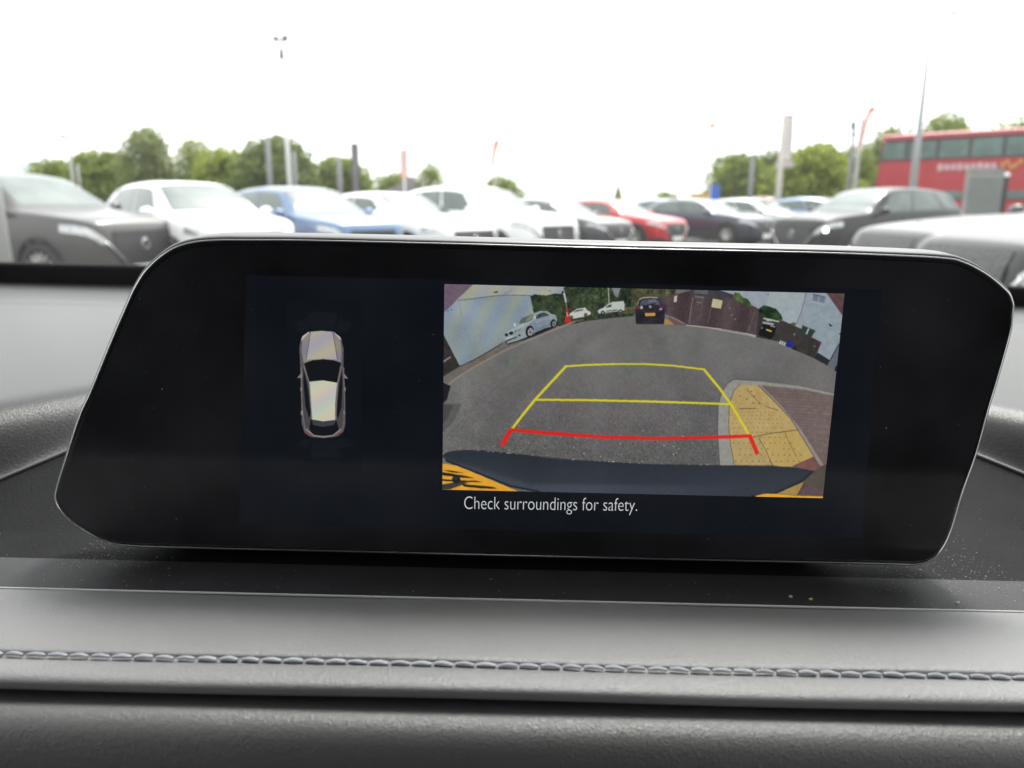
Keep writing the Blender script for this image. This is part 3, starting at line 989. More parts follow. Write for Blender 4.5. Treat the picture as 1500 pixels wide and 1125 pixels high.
    for k in range(24):
        y0 = 215 + k * 25
        xl = 470 + (y0 - 200) * 0.78
        c.line(z6((min(xl, 930), y0 + 4), (1040, y0 + 36 + 16 * math.sin(k * 3.1))), 0.55, (86, 74, 72), 0.75)
        for j in range(5):
            xx_ = xl + 40 + j * 88 + 44 * (k % 2)
            if xx_ < 1020:
                yq = y0 + 6 + (xx_ - xl) * 0.07
                c.line(z6((xx_, yq), (xx_ + 9, yq + 25)), 0.55, (90, 78, 76), 0.6)
    c.poly(z6((132, 815), (115, 560), (120, 330), (150, 232), (190, 172), (240, 140), (400, 148), (760, 190), (1035, 252), (1035, 266), (760, 212), (430, 182), (290, 178), (240, 225), (205, 330), (200, 500), (215, 650), (245, 815)), (148, 148, 141), grime)
    c.line(z6((128, 810), (113, 560), (118, 330), (150, 228), (190, 168), (240, 137), (420, 146)), 0.9, (64, 62, 60), 0.8)
    slab = z6((290, 178), (430, 182), (560, 310), (690, 450), (870, 745), (700, 822), (245, 815), (215, 650), (200, 500), (205, 330), (240, 225))
    c.poly(slab, (184, 160, 104), grime)
    c.poly(z6((240, 610), (430, 600), (540, 815), (245, 815), (215, 650)), (172, 152, 106), grime, 0.6)
    c.poly(z6((440, 600), (745, 535), (870, 745), (700, 822), (545, 815)), (188, 160, 92), grime, 0.6)
    for k in range(14):                             # blister studs
        for j in range(16):
            v = 330 + k * 17 + (k * k) * 1.35
            u = 225 + (v - 330) * 0.03 + j * (26 + k * 1.5) + (13 if k % 2 else 0)
            if u < 430 + (v - 180) * 0.62 and v < 810 and rr.random() < 0.86:
                r_ = 0.55 + k * 0.055
                c.oval(z6((u + rr.uniform(-3, 3), v))[0], r_, r_ * 0.8, (104, 86, 50), 0.65 + 0.25 * rr.random())
                c.oval(z6((u - 4, v - 5))[0], r_ * .8, r_ * .5, (222, 190, 118), 0.5)
    for x, y in ((290, 268), (342, 293), (392, 322), (440, 325), (375, 232), (400, 268)):
        c.oval(z6((x, y))[0], 1.2, .8, (70, 56, 36), .85)
    c.line(z6((285, 365), (415, 365)), 0.9, (92, 74, 44)); c.line(z6((490, 350), (590, 380)), 1.4, (112, 94, 60), .7); c.line(z6((340, 218), (450, 330)), 0.9, (110, 92, 56), .8)
    c.line(z6((390, 590), (520, 562), (745, 533)), 0.9, (84, 66, 40)); c.line(z6((435, 600), (490, 690), (545, 815)), 0.9, (92, 72, 42)); c.line(z6((640, 560), (730, 745)), 1.4, (120, 96, 48), .6)
    c.line(z6((290, 178), (240, 225), (205, 330), (200, 500), (215, 650), (245, 815)), 0.9, (84, 70, 46), .9)
    c.poly(z6((430, 182), (452, 180), (600, 330), (760, 520), (945, 810), (912, 815), (870, 745), (690, 450), (560, 310)), (148, 138, 132), grime)
    c.line(z6((430, 182), (560, 310), (690, 450), (870, 745), (912, 815)), 0.9, (66, 58, 52), .9)
    c.poly(z6((700, 822), (870, 745), (915, 818), (860, 855)), (122, 84, 80), grime)
    c.line(z6((700, 820), (868, 745)), 0.8, (70, 52, 48))
    # --- the car's own bumper and the hatched bay under it
    z7 = Z(640, 640, 7.5)
    c.poly(z7((40, 240), (240, 320), (900, 600), (40, 600)), (226, 164, 44), grime)
    for q in (((60, 362), (180, 372), (300, 395), (170, 390)), ((60, 385), (180, 405), (330, 430), (405, 452), (250, 445), (60, 420)), ((60, 462), (250, 478), (430, 480), (500, 495), (300, 495), (60, 482)),
              ((260, 515), (420, 530), (600, 545), (665, 568), (500, 565), (300, 545))):
        c.poly(z7(*q), (30, 26, 22))
    c.poly(z7((40, 525), (150, 505), (270, 490), (345, 505), (250, 535), (145, 575), (40, 580)), (58, 54, 54))
    c.oval(z7((212, 468))[0], 6.2, 5.6, (26, 26, 32)); c.oval(z7((205, 455))[0], 2.2, 1.8, (52, 56, 66))
    c.poly(z7((40, 235), (100, 255), (240, 320), (60, 290), (40, 290)), (112, 108, 108))
    c.poly(z6((770, 935), (860, 860), (940, 812), (990, 800), (960, 1080), (400, 1070), (560, 1035)), (84, 76, 68), grime)
    c.poly(z6((575, 1032), (790, 940), (735, 1048)), (164, 134, 72), grime); c.poly(z6((735, 1048), (800, 955), (960, 1012), (960, 1070)), (90, 72, 76), grime)
    c.line(z6((735, 1048), (800, 955)), 0.9, (50, 42, 40))

    def bumper(x, y, s):
        h, w = x.shape
        t = (y - 660) / 60
        n = s.noise(2.4, h, w) * 1.6
        edge = 672 + (x - 660) * 0.29
        hl = 15 * sstep(-2, 7, y - np.minimum(edge, 706 + (x - 800) * 0.012)) * sstep(1150, 900, x)
        v = 8 * t + n + hl
        return np.stack([v, v * 1.1, v * 1.2], -1)
    c.poly([(648, 668), (652, 664), (660, 661.3), (680, 659.7), (707, 660), (733, 662.7), (773, 667), (800, 670.5), (840, 674), (945, 680), (1048, 682), (1134, 682.3), (1168, 685), (1191, 689.6),
            (1174, 704.5), (1136, 722), (1106, 728), (1000, 733), (787, 732), (787, 719), (747, 711), (720, 700), (687, 687), (653, 674)], (40, 46, 54), bumper)
    c.line([(653, 674.5), (687, 687.5), (720, 700.8), (747, 711.8), (790, 720)], 2.6, (24, 28, 34))
    c.line([(1191, 690), (1174, 705), (1136, 722), (1100, 727)], 3.0, (26, 30, 38), .9)
    c.line([(652, 663.5), (660, 660.8), (680, 659.2), (707, 659.5), (733, 662.2), (773, 666.5), (840, 673.5), (945, 679.5), (1048, 681.5), (1134, 681.8)], 0.7, (30, 32, 36), 0.8)
    for _ in range(26):
        x = rr.uniform(690, 1040)
        c.oval((x, float(np.interp(x, [690, 773, 840, 945, 1048], [659.6, 666.4, 673.4, 679.4, 681.3])) - 0.5), rr.uniform(.5, 1.6), 0.5, (205, 205, 200), 0.8)
    c.poly(z6((408, 1052), (480, 1034), (560, 1034), (730, 1050), (960, 1056), (960, 1090), (420, 1075)), (224, 166, 52), grime)
    # soft wear in the road: darker wheel tracks, a pale swept strip and a patch
    for pts, w_, g_ in (([(700, 650), (760, 575), (850, 500), (900, 470)], 26, 88), ([(1040, 650), (1000, 570), (965, 500), (945, 475)], 26, 90), ([(870, 655), (890, 560), (915, 480)], 40, 116)):
        for q in range(6):
            c.line(pts, w_ * (1 - q / 6), (g_, g_, g_ - 1), 0.05)
    # --- guide lines laid over the picture
    Yc, Rc = (216, 206, 42), (222, 36, 30)
    c.line([(829, 536.5), (860, 534.5), (900, 533.2), (945, 533.2), (985, 535.5), (1031, 541)], 2.6, Yc)
    c.line([(784, 585.5), (850, 585.8), (950, 588), (1030, 590.5), (1070, 592)], 3.0, Yc)
    c.line([(750, 628), (767, 606), (784, 585), (829, 536.5)], 3.6, Yc)
    c.line([(1031, 541), (1054, 569), (1072, 594), (1097, 637)], 3.5, Yc)
    c.line([(749, 629.5), (800, 634), (880, 639.8), (960, 642.3), (1030, 641), (1099, 638.5)], 5.0, Rc)
    c.line([(749, 629), (735, 652)], 6.4, Rc); c.line([(1098, 638), (1109, 664)], 6.0, Rc)
    c.blur(1)
    c.blur(1)
    g = c.noise(2.0) * 1.6 + c.noise(5) * 1.6 + c.noise(140) * 2.5          # video noise and uneven backlight
    c.a = c.a * 0.95 + g[..., None]
    c.a += np.stack([c.noise(9), c.noise(9), c.noise(9)], -1) * 1.6
    return np.clip(c.a, 0, 255)


def draw_car_symbol():
    c = Canvas(420, 440, 110, 250, 3, (4, 8, 15))
    z = Z(420, 440, 4.5)

    def sheen(x, y, s):
        a = np.sin((x * 0.55 + y * 0.8) * 0.16)
        b = np.sin((x * 0.5 + y * 0.9) * 0.16 + 2.2)
        return np.stack([7 * a - 6, 6 * b - 6, -5 * a - 4 * b - 6], -1)
    for q in (((130, 75), (340, 80), (310, 190), (155, 190)), ((45, 150), (125, 115), (148, 190), (95, 220)), ((345, 115), (430, 155), (385, 220), (322, 192)),
              ((168, 920), (328, 920), (355, 1030), (160, 1035)), ((60, 955), (110, 905), (160, 920), (140, 975)), ((335, 920), (390, 900), (437, 958), (358, 975))):
        c.poly(z(*q), (13, 17, 25))
        m = np.mean(q, 0)
        for k in (-0.33, 0.0, 0.33):
            y = m[1] + k * (max(p[1] for p in q) - min(p[1] for p in q))
            c.line(z((min(p[0] for p in q), y), (max(p[0] for p in q), y)), 0.7, (6, 10, 18))
    body = z((150, 206), (230, 198), (310, 205), (358, 245), (376, 320), (374, 440), (384, 560), (386, 700), (387, 820), (372, 868), (325, 898), (245, 908), (165, 900), (118, 872), (100, 815), (94, 600), (90, 430), (84, 310), (98, 245))
    c.poly(body, (88, 84, 86))
    c.poly(z((105, 250), (150, 215), (310, 213), (352, 250), (362, 330), (360, 410), (240, 385), (112, 412), (98, 330)), (138, 132, 134), sheen)
    c.poly(z((155, 208), (230, 202), (305, 208), (332, 390), (240, 383), (132, 390)), (172, 166, 160), sheen)
    c.line(z((158, 210), (130, 385)), 0.8, (80, 76, 78)); c.line(z((304, 210), (335, 388)), 0.8, (80, 76, 78))
    c.poly(z((94, 270), (104, 236), (145, 206), (148, 214), (112, 248)), (182, 178, 176)); c.poly(z((308, 206), (352, 240), (362, 262), (340, 246)), (176, 172, 170))
    c.poly(z((108, 420), (365, 420), (380, 700), (370, 840), (110, 840), (100, 640)), (70, 67, 70))
    c.poly(z((118, 412), (170, 394), (240, 388), (310, 394), (358, 410), (332, 540), (240, 526), (145, 532)), (10, 13, 19))
    c.poly(z((145, 536), (240, 526), (333, 542), (322, 660), (319, 788), (240, 797), (165, 784), (157, 650)), (196, 194, 180), sheen)
    c.poly(z((110, 450), (136, 555), (160, 745), (148, 775), (124, 700), (112, 560)), (12, 15, 21)); c.poly(z((366, 455), (345, 560), (326, 745), (340, 780), (362, 700), (368, 560)), (12, 15, 21))
    c.line(z((113, 430), (150, 545), (166, 780)), 1.4, (128, 122, 118)); c.line(z((360, 430), (336, 548), (324, 785)), 1.4, (124, 118, 116))
    c.poly(z((158, 785), (240, 799), (328, 790), (347, 850), (305, 888), (240, 893), (175, 886), (148, 850)), (11, 14, 20))
    c.poly(z((165, 788), (240, 799), (325, 792), (312, 820), (240, 833), (175, 822)), (56, 60, 66))
    c.line(z((128, 850), (180, 890), (240, 898), (305, 890), (358, 850)), 1.5, (150, 138, 130)); c.line(z((118, 866), (150, 892)), 1.6, (130, 70, 66)); c.line(z((372, 860), (335, 892)), 1.6, (120, 66, 64))
    c.poly(z((104, 470), (68, 512), (103, 506)), (128, 124, 122)); c.poly(z((374, 474), (406, 517), (374, 508)), (128, 124, 122))
    for x, y in ((98, 585), (382, 585), (100, 740), (380, 738)):
        c.poly(z((x - 6, y - 12), (x + 6, y - 12), (x + 6, y + 14), (x - 6, y + 14)), (134, 132, 132))
    c.line(z((96, 440), (102, 700), (120, 850)), 1.2, (118, 112, 112)); c.line(z((376, 440), (384, 700), (370, 850)), 1.2, (104, 98, 98))
    c.blur(1)
    return np.clip(c.a, 0, 255)


def build_windscreen_and_cabin():
    ws = cabin_empty("windscreen", (0, 0.94, -0.083))
    tag(ws, "slightly dusty curved windscreen above the dashboard", "windscreen")
    g = MB()
    rows = []
    for i in range(25):
        u = i / 24 * 2 - 1
        row = []
        for j in range(13):
            t = j / 12
            hw = 0.735 * (1 - t) + 0.60 * t
            row.append((u * hw, (0.94 - 0.82 * t - 0.05 * u * u * (1 - 0.4 * t)) - 0.94, (-0.0825 + 0.475 * t + 0.035 * math.sin(PI * t)) + 0.083))
        rows.append(row)
    g.grid(rows)
    g.build("glass", mat_windscreen(), ws)
    cb = cabin_empty("car_cabin", (0, -0.6, -0.85))
    tag(cb, "dark car cabin lining with pillars and doors around and behind the viewpoint", "car cabin")
    o = np.array((0, -0.6, -0.85))

    def part(name, m, mb):
        mb.v = [tuple(np.array(v) - o) for v in mb.v]
        mb.build(name, m, cb)
    part("headliner", M_HEAD, MB().grid([[(x, y, 0.398 + 0.05 * math.sin(PI * min(max((0.12 - y) / 2.0, 0), 1)) - 0.06 * (x / .62) ** 2) for y in np.linspace(0.12, -1.9, 16)] for x in np.linspace(-0.62, 0.62, 12)]))
    for x0, x1 in ((-0.585, -0.04), (0.04, 0.585)):
        part("visor_light_block", M_HEAD, MB().grid([[(x, y, z) for y, z in ((0.10, 0.372), (0.20, 0.330), (0.285, 0.286), (0.300, 0.290), (0.285, 0.306), (0.12, 0.384))] for x in np.linspace(x0, x1, 8)]))  # added out of view to keep overhead sky off the dash slope
    for s_ in (-1, 1):
        part("windscreen_pillar", M_TRIM, MB().tube([(s_ * 0.755, 0.93, -0.09), (s_ * 0.71, 0.66, 0.09), (s_ * 0.66, 0.36, 0.27), (s_ * 0.62, 0.10, 0.38)], [0.035, 0.035, 0.038, 0.045], 10))
        part("door_panel", M_TRIM, MB().grid([[(s_ * (0.735 + 0.02 * math.sin(y * 3)), y, z) for z in (-0.85, -0.5, -0.3, -0.12, -0.09)] for y in np.linspace(0.95, -1.9, 20)]))
        part("door_pillar", M_TRIM, MB().tube([(s_ * 0.735, -0.62, -0.1), (s_ * 0.70, -0.66, 0.15), (s_ * 0.62, -0.70, 0.38)], 0.05, 8))
        part("rear_side_light_block", M_TRIM, MB().grid([[(s_ * (0.735 - .11 * t), y, -0.10 + .49 * t) for t in (0, .5, 1)] for y in (-0.62, -1.2, -1.98)]))  # unseen panel added over the rear side windows to cut light from behind
        part("roof_rail", M_HEAD, MB().tube([(s_ * 0.62, 0.1, 0.37), (s_ * 0.64, -0.7, 0.385), (s_ * 0.62, -1.9, 0.36)], 0.04, 8))
    part("floor", M_TRIM, MB().grid([[(x, y, -0.85) for y in (0.95, 0, -1, -1.9)] for x in (-0.75, 0, 0.75)]))
    part("rear_light_block", M_TRIM, MB().grid([[(x, -1.9 + 0.2 * z, z) for z in (-0.85, -0.4, 0.0, 0.40)] for x in (-0.75, 0, 0.75)]))  # closed up to the roof, no back window, to block rear light
    for x in (-0.36, 0.40):
        st = cabin_empty("front_seat", (x, -0.55, -0.84))
        tag(st, "black front seat left of the centre line, behind the viewpoint" if x < 0 else "black front seat right of the centre line, behind the viewpoint", "seat", "front seats")
        for nm, c_, r_ in (("cushion", (0, 0.22, 0.28), (0.25, 0.28, 0.11)), ("backrest", (0, -0.14, 0.68), (0.25, 0.12, 0.38)), ("headrest", (0, -0.2, 1.10), (0.13, 0.07, 0.11))):
            mb = MB()
            n_, m_ = 16, 10
            rows = []
            for k in range(n_):
                a = 2 * PI * k / n_
                row = []
                for j in range(m_ + 1):
                    b = PI * j / m_
                    e = lambda v: math.copysign(abs(v) ** 0.5, v)
                    row.append((c_[0] + r_[0] * e(math.cos(a)) * e(math.sin(b)), c_[1] + r_[1] * e(math.sin(a)) * e(math.sin(b)), c_[2] - r_[2] * e(math.cos(b))))
                rows.append(row)
            mb.grid(rows, wrap_u=True)
            mb.build(nm, M_TRIM, st)


# ------------------------------------------------------------------ parked cars
G_TYRE = mat("tyre_rubber", (0.02, 0.02, 0.02), 0.85, noise=(20, 0.2))
G_ALLOY = mat("alloy_wheel", (0.55, 0.54, 0.52), 0.35, metal=0.8, noise=(20, 0.1))
G_GLASS = mat("car_glass", (0.085, 0.110, 0.102), 0.06, spec=0.5, ior=1.5, noise=(2, 0.3))
G_CLAD = mat("black_cladding", (0.025, 0.025, 0.026), 0.7, noise=(15, 0.2))
G_GRILLE = mat("grille_black", (0.012, 0.012, 0.013), 0.35, noise=(25, 0.3), bump=(40, 0.8, 0.02, 'noise'))
G_CHROME = mat("chrome_trim", (0.42, 0.42, 0.42), 0.22, metal=1.0, noise=(10, 0.04))
G_LAMP = mat("clear_lamp", (0.38, 0.385, 0.39), 0.10, metal=0.5, coat=1.0, noise=(14, 0.3))
G_TAIL = mat("tail_lamp_red", (0.35, 0.012, 0.012), 0.15, coat=1.0, noise=(14, 0.2))
G_PLATE = mat("plate_white", (0.75, 0.75, 0.72), 0.5, noise=(30, 0.05))
G_PLATEY = mat("plate_yellow", (0.75, 0.55, 0.08), 0.5, noise=(30, 0.05))


def paint(name, c, metal=0.25, rough=0.32, coat=0.55, spec=0.5):
    return mat("paint_" + name, c, rough, metal=metal, coat=coat, spec=spec, noise=(3, 0.04))


PAINTS = {
    'grey': paint('grey', (0.050, 0.046, 0.045), 0.2, .34, .3), 'white': paint('white', (0.80, 0.80, 0.79), 0.0), 'blue': paint('blue', (0.095, 0.155, 0.27), 0.3),
    'gunmetal': paint('gunmetal', (0.055, 0.057, 0.062), 0.35), 'red': paint('red', (0.50, 0.012, 0.02), 0.25), 'navy': paint('navy', (0.030, 0.034, 0.060), 0.4),
    'silver': paint('silver', (0.42, 0.43, 0.44), 0.6), 'black': paint('black', (0.010, 0.0105, 0.011), 0.0, .30, .10, .3), 'charcoal': paint('charcoal', (0.036, 0.037, 0.038), 0.1, .30, .15, .3),
    'paleblue': paint('paleblue', (0.20, 0.27, 0.40), 0.5), 'maroon': paint('maroon', (0.16, 0.01, 0.015), 0.3),
}

STYLES = {
    # top line, shoulder line (fractions of height), plan width, by fraction of length from the nose
    'suv': dict(L=4.55, W=1.86, H=1.68, wr=0.36,
                top=[(0, .40), (.008, .52), (.03, .60), (.10, .640), (.20, .672), (.275, .695), (.36, .835), (.44, .955), (.52, .99), (.62, 1.0), (.76, .985), (.875, .94), (.925, .82), (.96, .68), (.985, .58), (1, .42)],
                sh=[(0, .40), (.012, .50), (.04, .57), (.1, .605), (.28, .655), (.6, .68), (.9, .70), (.965, .62), (1, .42)]),
    'hatch': dict(L=4.42, W=1.80, H=1.44, wr=0.325,
                  top=[(0, .40), (.008, .50), (.03, .575), (.10, .625), (.20, .668), (.29, .70), (.38, .85), (.46, .955), (.54, .99), (.63, 1.0), (.76, .975), (.86, .90), (.92, .79), (.96, .69), (.985, .60), (1, .42)],
                  sh=[(0, .40), (.012, .48), (.04, .55), (.1, .595), (.28, .655), (.6, .685), (.9, .70), (.965, .62), (1, .42)]),
    'bonnet': dict(L=4.74, W=1.89, H=1.69, wr=0.38,
                   top=[(0, .46), (.006, .58), (.025, .655), (.10, .690), (.22, .722), (.36, .748), (.43, .86), (.50, .955), (.56, .99), (.65, 1.0), (.78, .985), (.885, .94), (.93, .82), (.965, .70), (.985, .60), (1, .44)],
                   sh=[(0, .46), (.012, .57), (.04, .62), (.1, .65), (.32, .70), (.6, .715), (.9, .72), (.965, .64), (1, .44)]),
}
PLAN = [(0, .52), (.006, .66), (.02, .78), (.05, .87), (.12, .955), (.25, .995), (.5, 1.0), (.75, .99), (.9, .945), (.965, .87), (.99, .76), (1, .66)]
ROOFW = [(0, .80), (.25, .80), (.29, .79), (.44, .70), (.6, .68), (.85, .68), (.93, .74), (1, .85)]


def make_style(key):
    """meshes of one kind of car, nose towards +x, wheels on z = 0"""
    S = STYLES[key]
    L, W, H = S['L'], S['W'], S['H']

    def keys(t):
        w = catmull(*zip(*PLAN), t) * W / 2
        zt = catmull(*zip(*S['top']), t) * H
        zs = np.minimum(catmull(*zip(*S['sh']), t) * H, zt - 0.012)
        zb = 0.20 + 0.06 * sstep(.10, 0, t) + 0.10 * sstep(.9, 1, t)
        wt = catmull(*zip(*ROOFW), t) * w
        drop = 0.020 + 0.055 * sstep(.28, .45, t) * sstep(1.0, .88, t)
        return w, zt, zs, zb, wt, drop

    def ringpts(t):
        w, zt, zs, zb, wt, dr = [float(k) for k in keys(np.array(t))]
        h = zs - zb
        p = [(0, zb), (.84 * w, zb), (.965 * w, zb + .10 * h), (.995 * w, zb + .35 * h), (1.0 * w, zb + .62 * h), (.985 * w, zb + .86 * h), (.945 * w, zs),
             (.5 * (.945 * w + wt) + .012, .5 * (zs + zt - dr) + .01), (wt, zt - dr), (.75 * wt, zt - .28 * dr), (.4 * wt, zt - .07 * dr), (0, zt)]
        return np.array(p)
    NK = 12

    def surf(t, v):
        """v in 0..11 along the half ring (right = -y handled by the caller)"""
        p = ringpts(t)
        i = min(int(v), NK - 2)
        u = v - i
        a, b, c, d = p[max(i - 1, 0)], p[i], p[i + 1], p[min(i + 2, NK - 1)]
        if i == 0: a = b
        q = 0.5 * (2 * b + (c - a) * u + (2 * a - 5 * b + 4 * c - d) * u * u + (3 * b - a - 3 * c + d) * u**3)
        return np.array((L / 2 - t * L, max(q[0], 0), q[1]))

    def off(t, v, e, side=1):
        p = surf(t, v)
        dt = surf(min(t + .004, 1), v) - surf(max(t - .004, 0), v)
        dv = surf(t, min(v + .05, 11)) - surf(t, max(v - .05, 0))
        n = np.cross(dv, dt)
        n /= np.linalg.norm(n) + 1e-9
        if n[1] < -0.01 or (abs(n[1]) <= 0.01 and n[2] < 0): n = -n
        q = p + n * e
        return (q[0], q[1] * side, q[2])
    wr = S['wr']
    axles = (L / 2 - .195 * L, L / 2 - .805 * L)
    ar = wr + 0.055
    out = {}
    # ---- body shell with open wheel arches
    ts = np.unique(np.concatenate([np.linspace(0, .06, 10), np.linspace(.06, .94, 60), np.linspace(.94, 1, 10)]))
    vsn = np.concatenate([np.linspace(0, 6, 25), np.linspace(6.25, 11, 16)])
    mb = MB()
    half = [[surf(t, v) for v in vsn] for t in ts]
    full = [[(p[0], -p[1], p[2]) for p in row] + [tuple(p) for p in row[-2::-1]] for row in half]
    n, m = len(full), len(full[0])
    verts = [p for row in full for p in row]
    faces = []
    for i in range(n - 1):
        for j in range(m - 1):
            f = (i * m + j, (i + 1) * m + j, (i + 1) * m + j + 1, i * m + j + 1)
            c_ = np.mean([verts[k] for k in f], 0)
            if abs(c_[1]) > .35 and any(math.hypot(c_[0] - a, c_[2] - wr) < ar - .01 for a in axles):
                continue
            faces.append(f)
    faces.append(tuple(range(m)))
    faces.append(tuple((n - 1) * m + k for k in range(m - 1, -1, -1)))
    mb.add(verts, faces)
    out['body'] = mb.mesh("body")

    def patch(name, tv, nt=8, nv=8, e=.004, side=1, both=False):
        """tv(a, b) -> (t, v)"""
        g = MB()
        g.grid([[off(*tv(a / nt, b / nv), e, side) for b in range(nv + 1)] for a in range(nt + 1)])
        if both:
            g.grid([[off(*tv(a / nt, b / nv), e, -side) for b in range(nv + 1)] for a in range(nt + 1)])
        return g.mesh(name)
    cowl, hdr = (.29, .445) if key == 'suv' else (.305, .465) if key == 'hatch' else (.372, .505)
    out['windscreen'] = patch("windscreen", lambda a, b: (cowl + (hdr - cowl) * a, 8.25 + 2.75 * b), 10, 10, .006, 1, True)
    out['rear_window'] = patch("rear_window", lambda a, b: (.888 + .06 * a, 8.2 + 2.8 * b), 6, 8, .006, 1, True)
    f0, f1 = cowl + .035, hdr + .005
    for nm, ta, tb in (('front_door_window', 0, .40), ('rear_door_window', .42, .80), ('quarter_window', .82, 1.0)):
        for s_, sd in (('l', 1), ('r', -1)):
            def tv(a, b, ta=ta, tb=tb):
                q = ta + (tb - ta) * a
                lo, hi = f0 + (.885 - f0) * q, f1 + (.815 - f1) * q
                return lo + (hi - lo) * b, 6.12 + 1.66 * b
            out[nm + s_] = patch(nm, tv, 8, 6, .005, sd)
    for s_, sd in (('l', 1), ('r', -1)):
        out['headlight' + s_] = patch("headlight", lambda a, b: (.007 + .105 * a, (5.0 if key == 'bonnet' else 4.72) + ((1.12 if key == 'bonnet' else .92) - .30 * a) * b), 10, 6, .007, sd)
        out['chin' + s_] = patch("bumper_cladding", lambda a, b: (.006 + .085 * a, 1.25 + 1.1 * b), 8, 4, .006, sd)
        out['tail_light' + s_] = patch("tail_light", lambda a, b: (.935 + .05 * a, 4.9 + .8 * b), 6, 5, .006, sd)
        out['sill' + s_] = patch("sill_cladding", lambda a, b: (.27 + .46 * a, 1.2 + 1.4 * b), 10, 4, .006, sd)
        g = MB()
        mt = cowl + .045
        p = surf(mt, 6)
        g.ball((p[0] - .0, (p[1] + .13) * sd, p[2] + .06), (.075, .115, .075), 12, 8)
        g.tube([(p[0] + .02, p[1] * sd * .97, p[2] - .02), (p[0], (p[1] + .10) * sd, p[2] + .02)], .03, 6)
        out['mirror' + s_] = g.mesh("door_mirror")
        # arches: a cladding lip that follows the body side, and a dark well behind
        for w_, ax in (('f', axles[0]), ('b', axles[1])):
            g = MB()
            rows = []
            for k in range(25):
                a = -0.28 + (PI + .56) * k / 24
                row = []
                for r_ in (ar - .018, ar - .012, ar + .035, ar + .045):
                    x, z = ax + r_ * math.cos(a), max(wr + r_ * math.sin(a), .17)
                    t = min(max((L / 2 - x) / L, 0.004), .996)
                    ww, zt, zs, zb, wt, dr = [float(q) for q in keys(np.array(t))]
                    f = (z - zb) / max(zs - zb, .01)
                    yy = ww * float(np.interp(f, [-.3, 0, .1, .35, .62, .86, 1], [.80, .86, .965, .995, 1.0, .985, .945]))
                    row.append((x, (yy + (.012 if r_ not in (ar - .018, ar + .045) else -.02)) * sd, z))
                rows.append(row)
            g.grid(rows)
            rows = [[(ax + (ar - .01) * math.cos(a), y * sd, max(wr + (ar - .01) * math.sin(a), .2)) for y in (W / 2 - .07, .40)] for a in np.linspace(0, PI, 16)]
            g.grid(rows)
            g.add([(ax, .42 * sd, wr)] + [(ax + (ar) * math.cos(a), .42 * sd, wr + ar * math.sin(a)) for a in np.linspace(0, 2 * PI, 17)], [(0, k, k + 1) for k in range(1, 17)])
            out['arch' + w_ + s_] = g.mesh("wheel_arch")
    # ---- front: grille shield, chrome wing, lower intake, plate
    zg0, zg1 = .285 * H / 1.68 * 1.05, .515 * H if key != 'bonnet' else (.625 * H)
    nose = L / 2

    def front(y, z):
        """x of the nose skin at (y, z) plus a little"""
        best = nose
        t = 0.0
        while t < .10:
            ww, zt, zs, zb, wt, dr = [float(q) for q in keys(np.array(t))]
            if abs(y) <= ww * .97 and z <= zt - .01:
                break
            t += .003
        return nose - t * L
    g = MB()
    rows = []
    for a in np.linspace(-1, 1, 15):
        row = []
        for b in np.linspace(0, 1, 7):
            hw = .30 + .19 * min(b * 1.6, 1)
            z = zg0 + (zg1 - zg0) * b - .0 * abs(a)
            row.append((front(a * hw, z) + .022, a * hw, z))
        rows.append(row)
    g.grid(rows)
    out['grille'] = g.mesh("grille")
    g = MB()
    pth = []
    for a in np.linspace(-1, 1, 25):
        y = a * .64
        z = zg0 - .01 + (zg1 - zg0) * .80 * max(0, (abs(a) - .42) / .58) ** .8 if abs(a) > .42 else zg0 - .01
        pth.append((front(y, z) + .03, y, z))
    g.tube(pth, .018, 6)
    out['grille_trim'] = g.mesh("grille_trim")
    g = MB()
    g.lathe_y([(.050, 0), (.072, .0), (.078, .008), (.064, .014), (.050, .008)], 16)
    g.v = [(nose + .026 + y, x, zg0 + (zg1 - zg0) * .68 + z) for x, y, z in g.v]
    out['badge'] = g.mesh("badge")
    g = MB()
    g.box((nose + .032, 0, zg0 + .06), (.014, .50, .105))
    out['plate'] = g.mesh("number_plate", False)
    g = MB()
    g.box((-nose - .012, 0, .52 * H), (.014, .50, .105))
    out['rear_plate'] = g.mesh("rear_number_plate", False)
    # ---- wheel: tyre and spoked rim, axle along y, outer face at +y
    g = MB()
    tw = .105
    g.lathe_y([(wr * .62, -tw), (wr * .9, -tw), (wr * .975, -tw * .85), (wr, -tw * .5), (wr, tw * .5), (wr * .975, tw * .85), (wr * .9, tw), (wr * .70, tw * 1.02), (wr * .66, tw * .8), (wr * .62, tw * .6), (wr * .62, -tw)], 28)
    out['tyre'] = g.mesh("tyre")
    g = MB()
    g.lathe_y([(wr * .69, tw * 1.0), (wr * .71, tw * .9), (wr * .64, tw * .7), (wr * .62, 0)], 28)
    g.lathe_y([(0, tw * .95), (wr * .14, tw * .92), (wr * .17, tw * .6), (0, tw * .5)], 14)
    for k in range(15):
        a = 2 * PI * k / 15
        g.tube([(wr * .10 * math.cos(a), tw * .80, wr * .10 * math.sin(a)), (wr * .66 * math.cos(a + .10), tw * .88, wr * .66 * math.sin(a + .10))], [.020, .012], 5)
    out['rim'] = g.mesh("rim")
    g = MB()
    g.lathe_y([(0, 0), (wr * .63, 0)], 20)
    out['brake'] = g.mesh("wheel_back")
    out['axles'], out['wr'], out['track'] = axles, wr, W / 2 - .105
    out['handles'] = [(L / 2 - .50 * L, W / 2 * .985 + .012, .60 * H), (L / 2 - .71 * L, W / 2 * .985 + .012, .615 * H)]
    g = MB()
    g.ball((0, 0, 0), (.10, .022, .022), 10, 6)
    out['handle'] = g.mesh("door_handle")
    return out


STYLE_MESH = {}
PARTS_MAT = {}


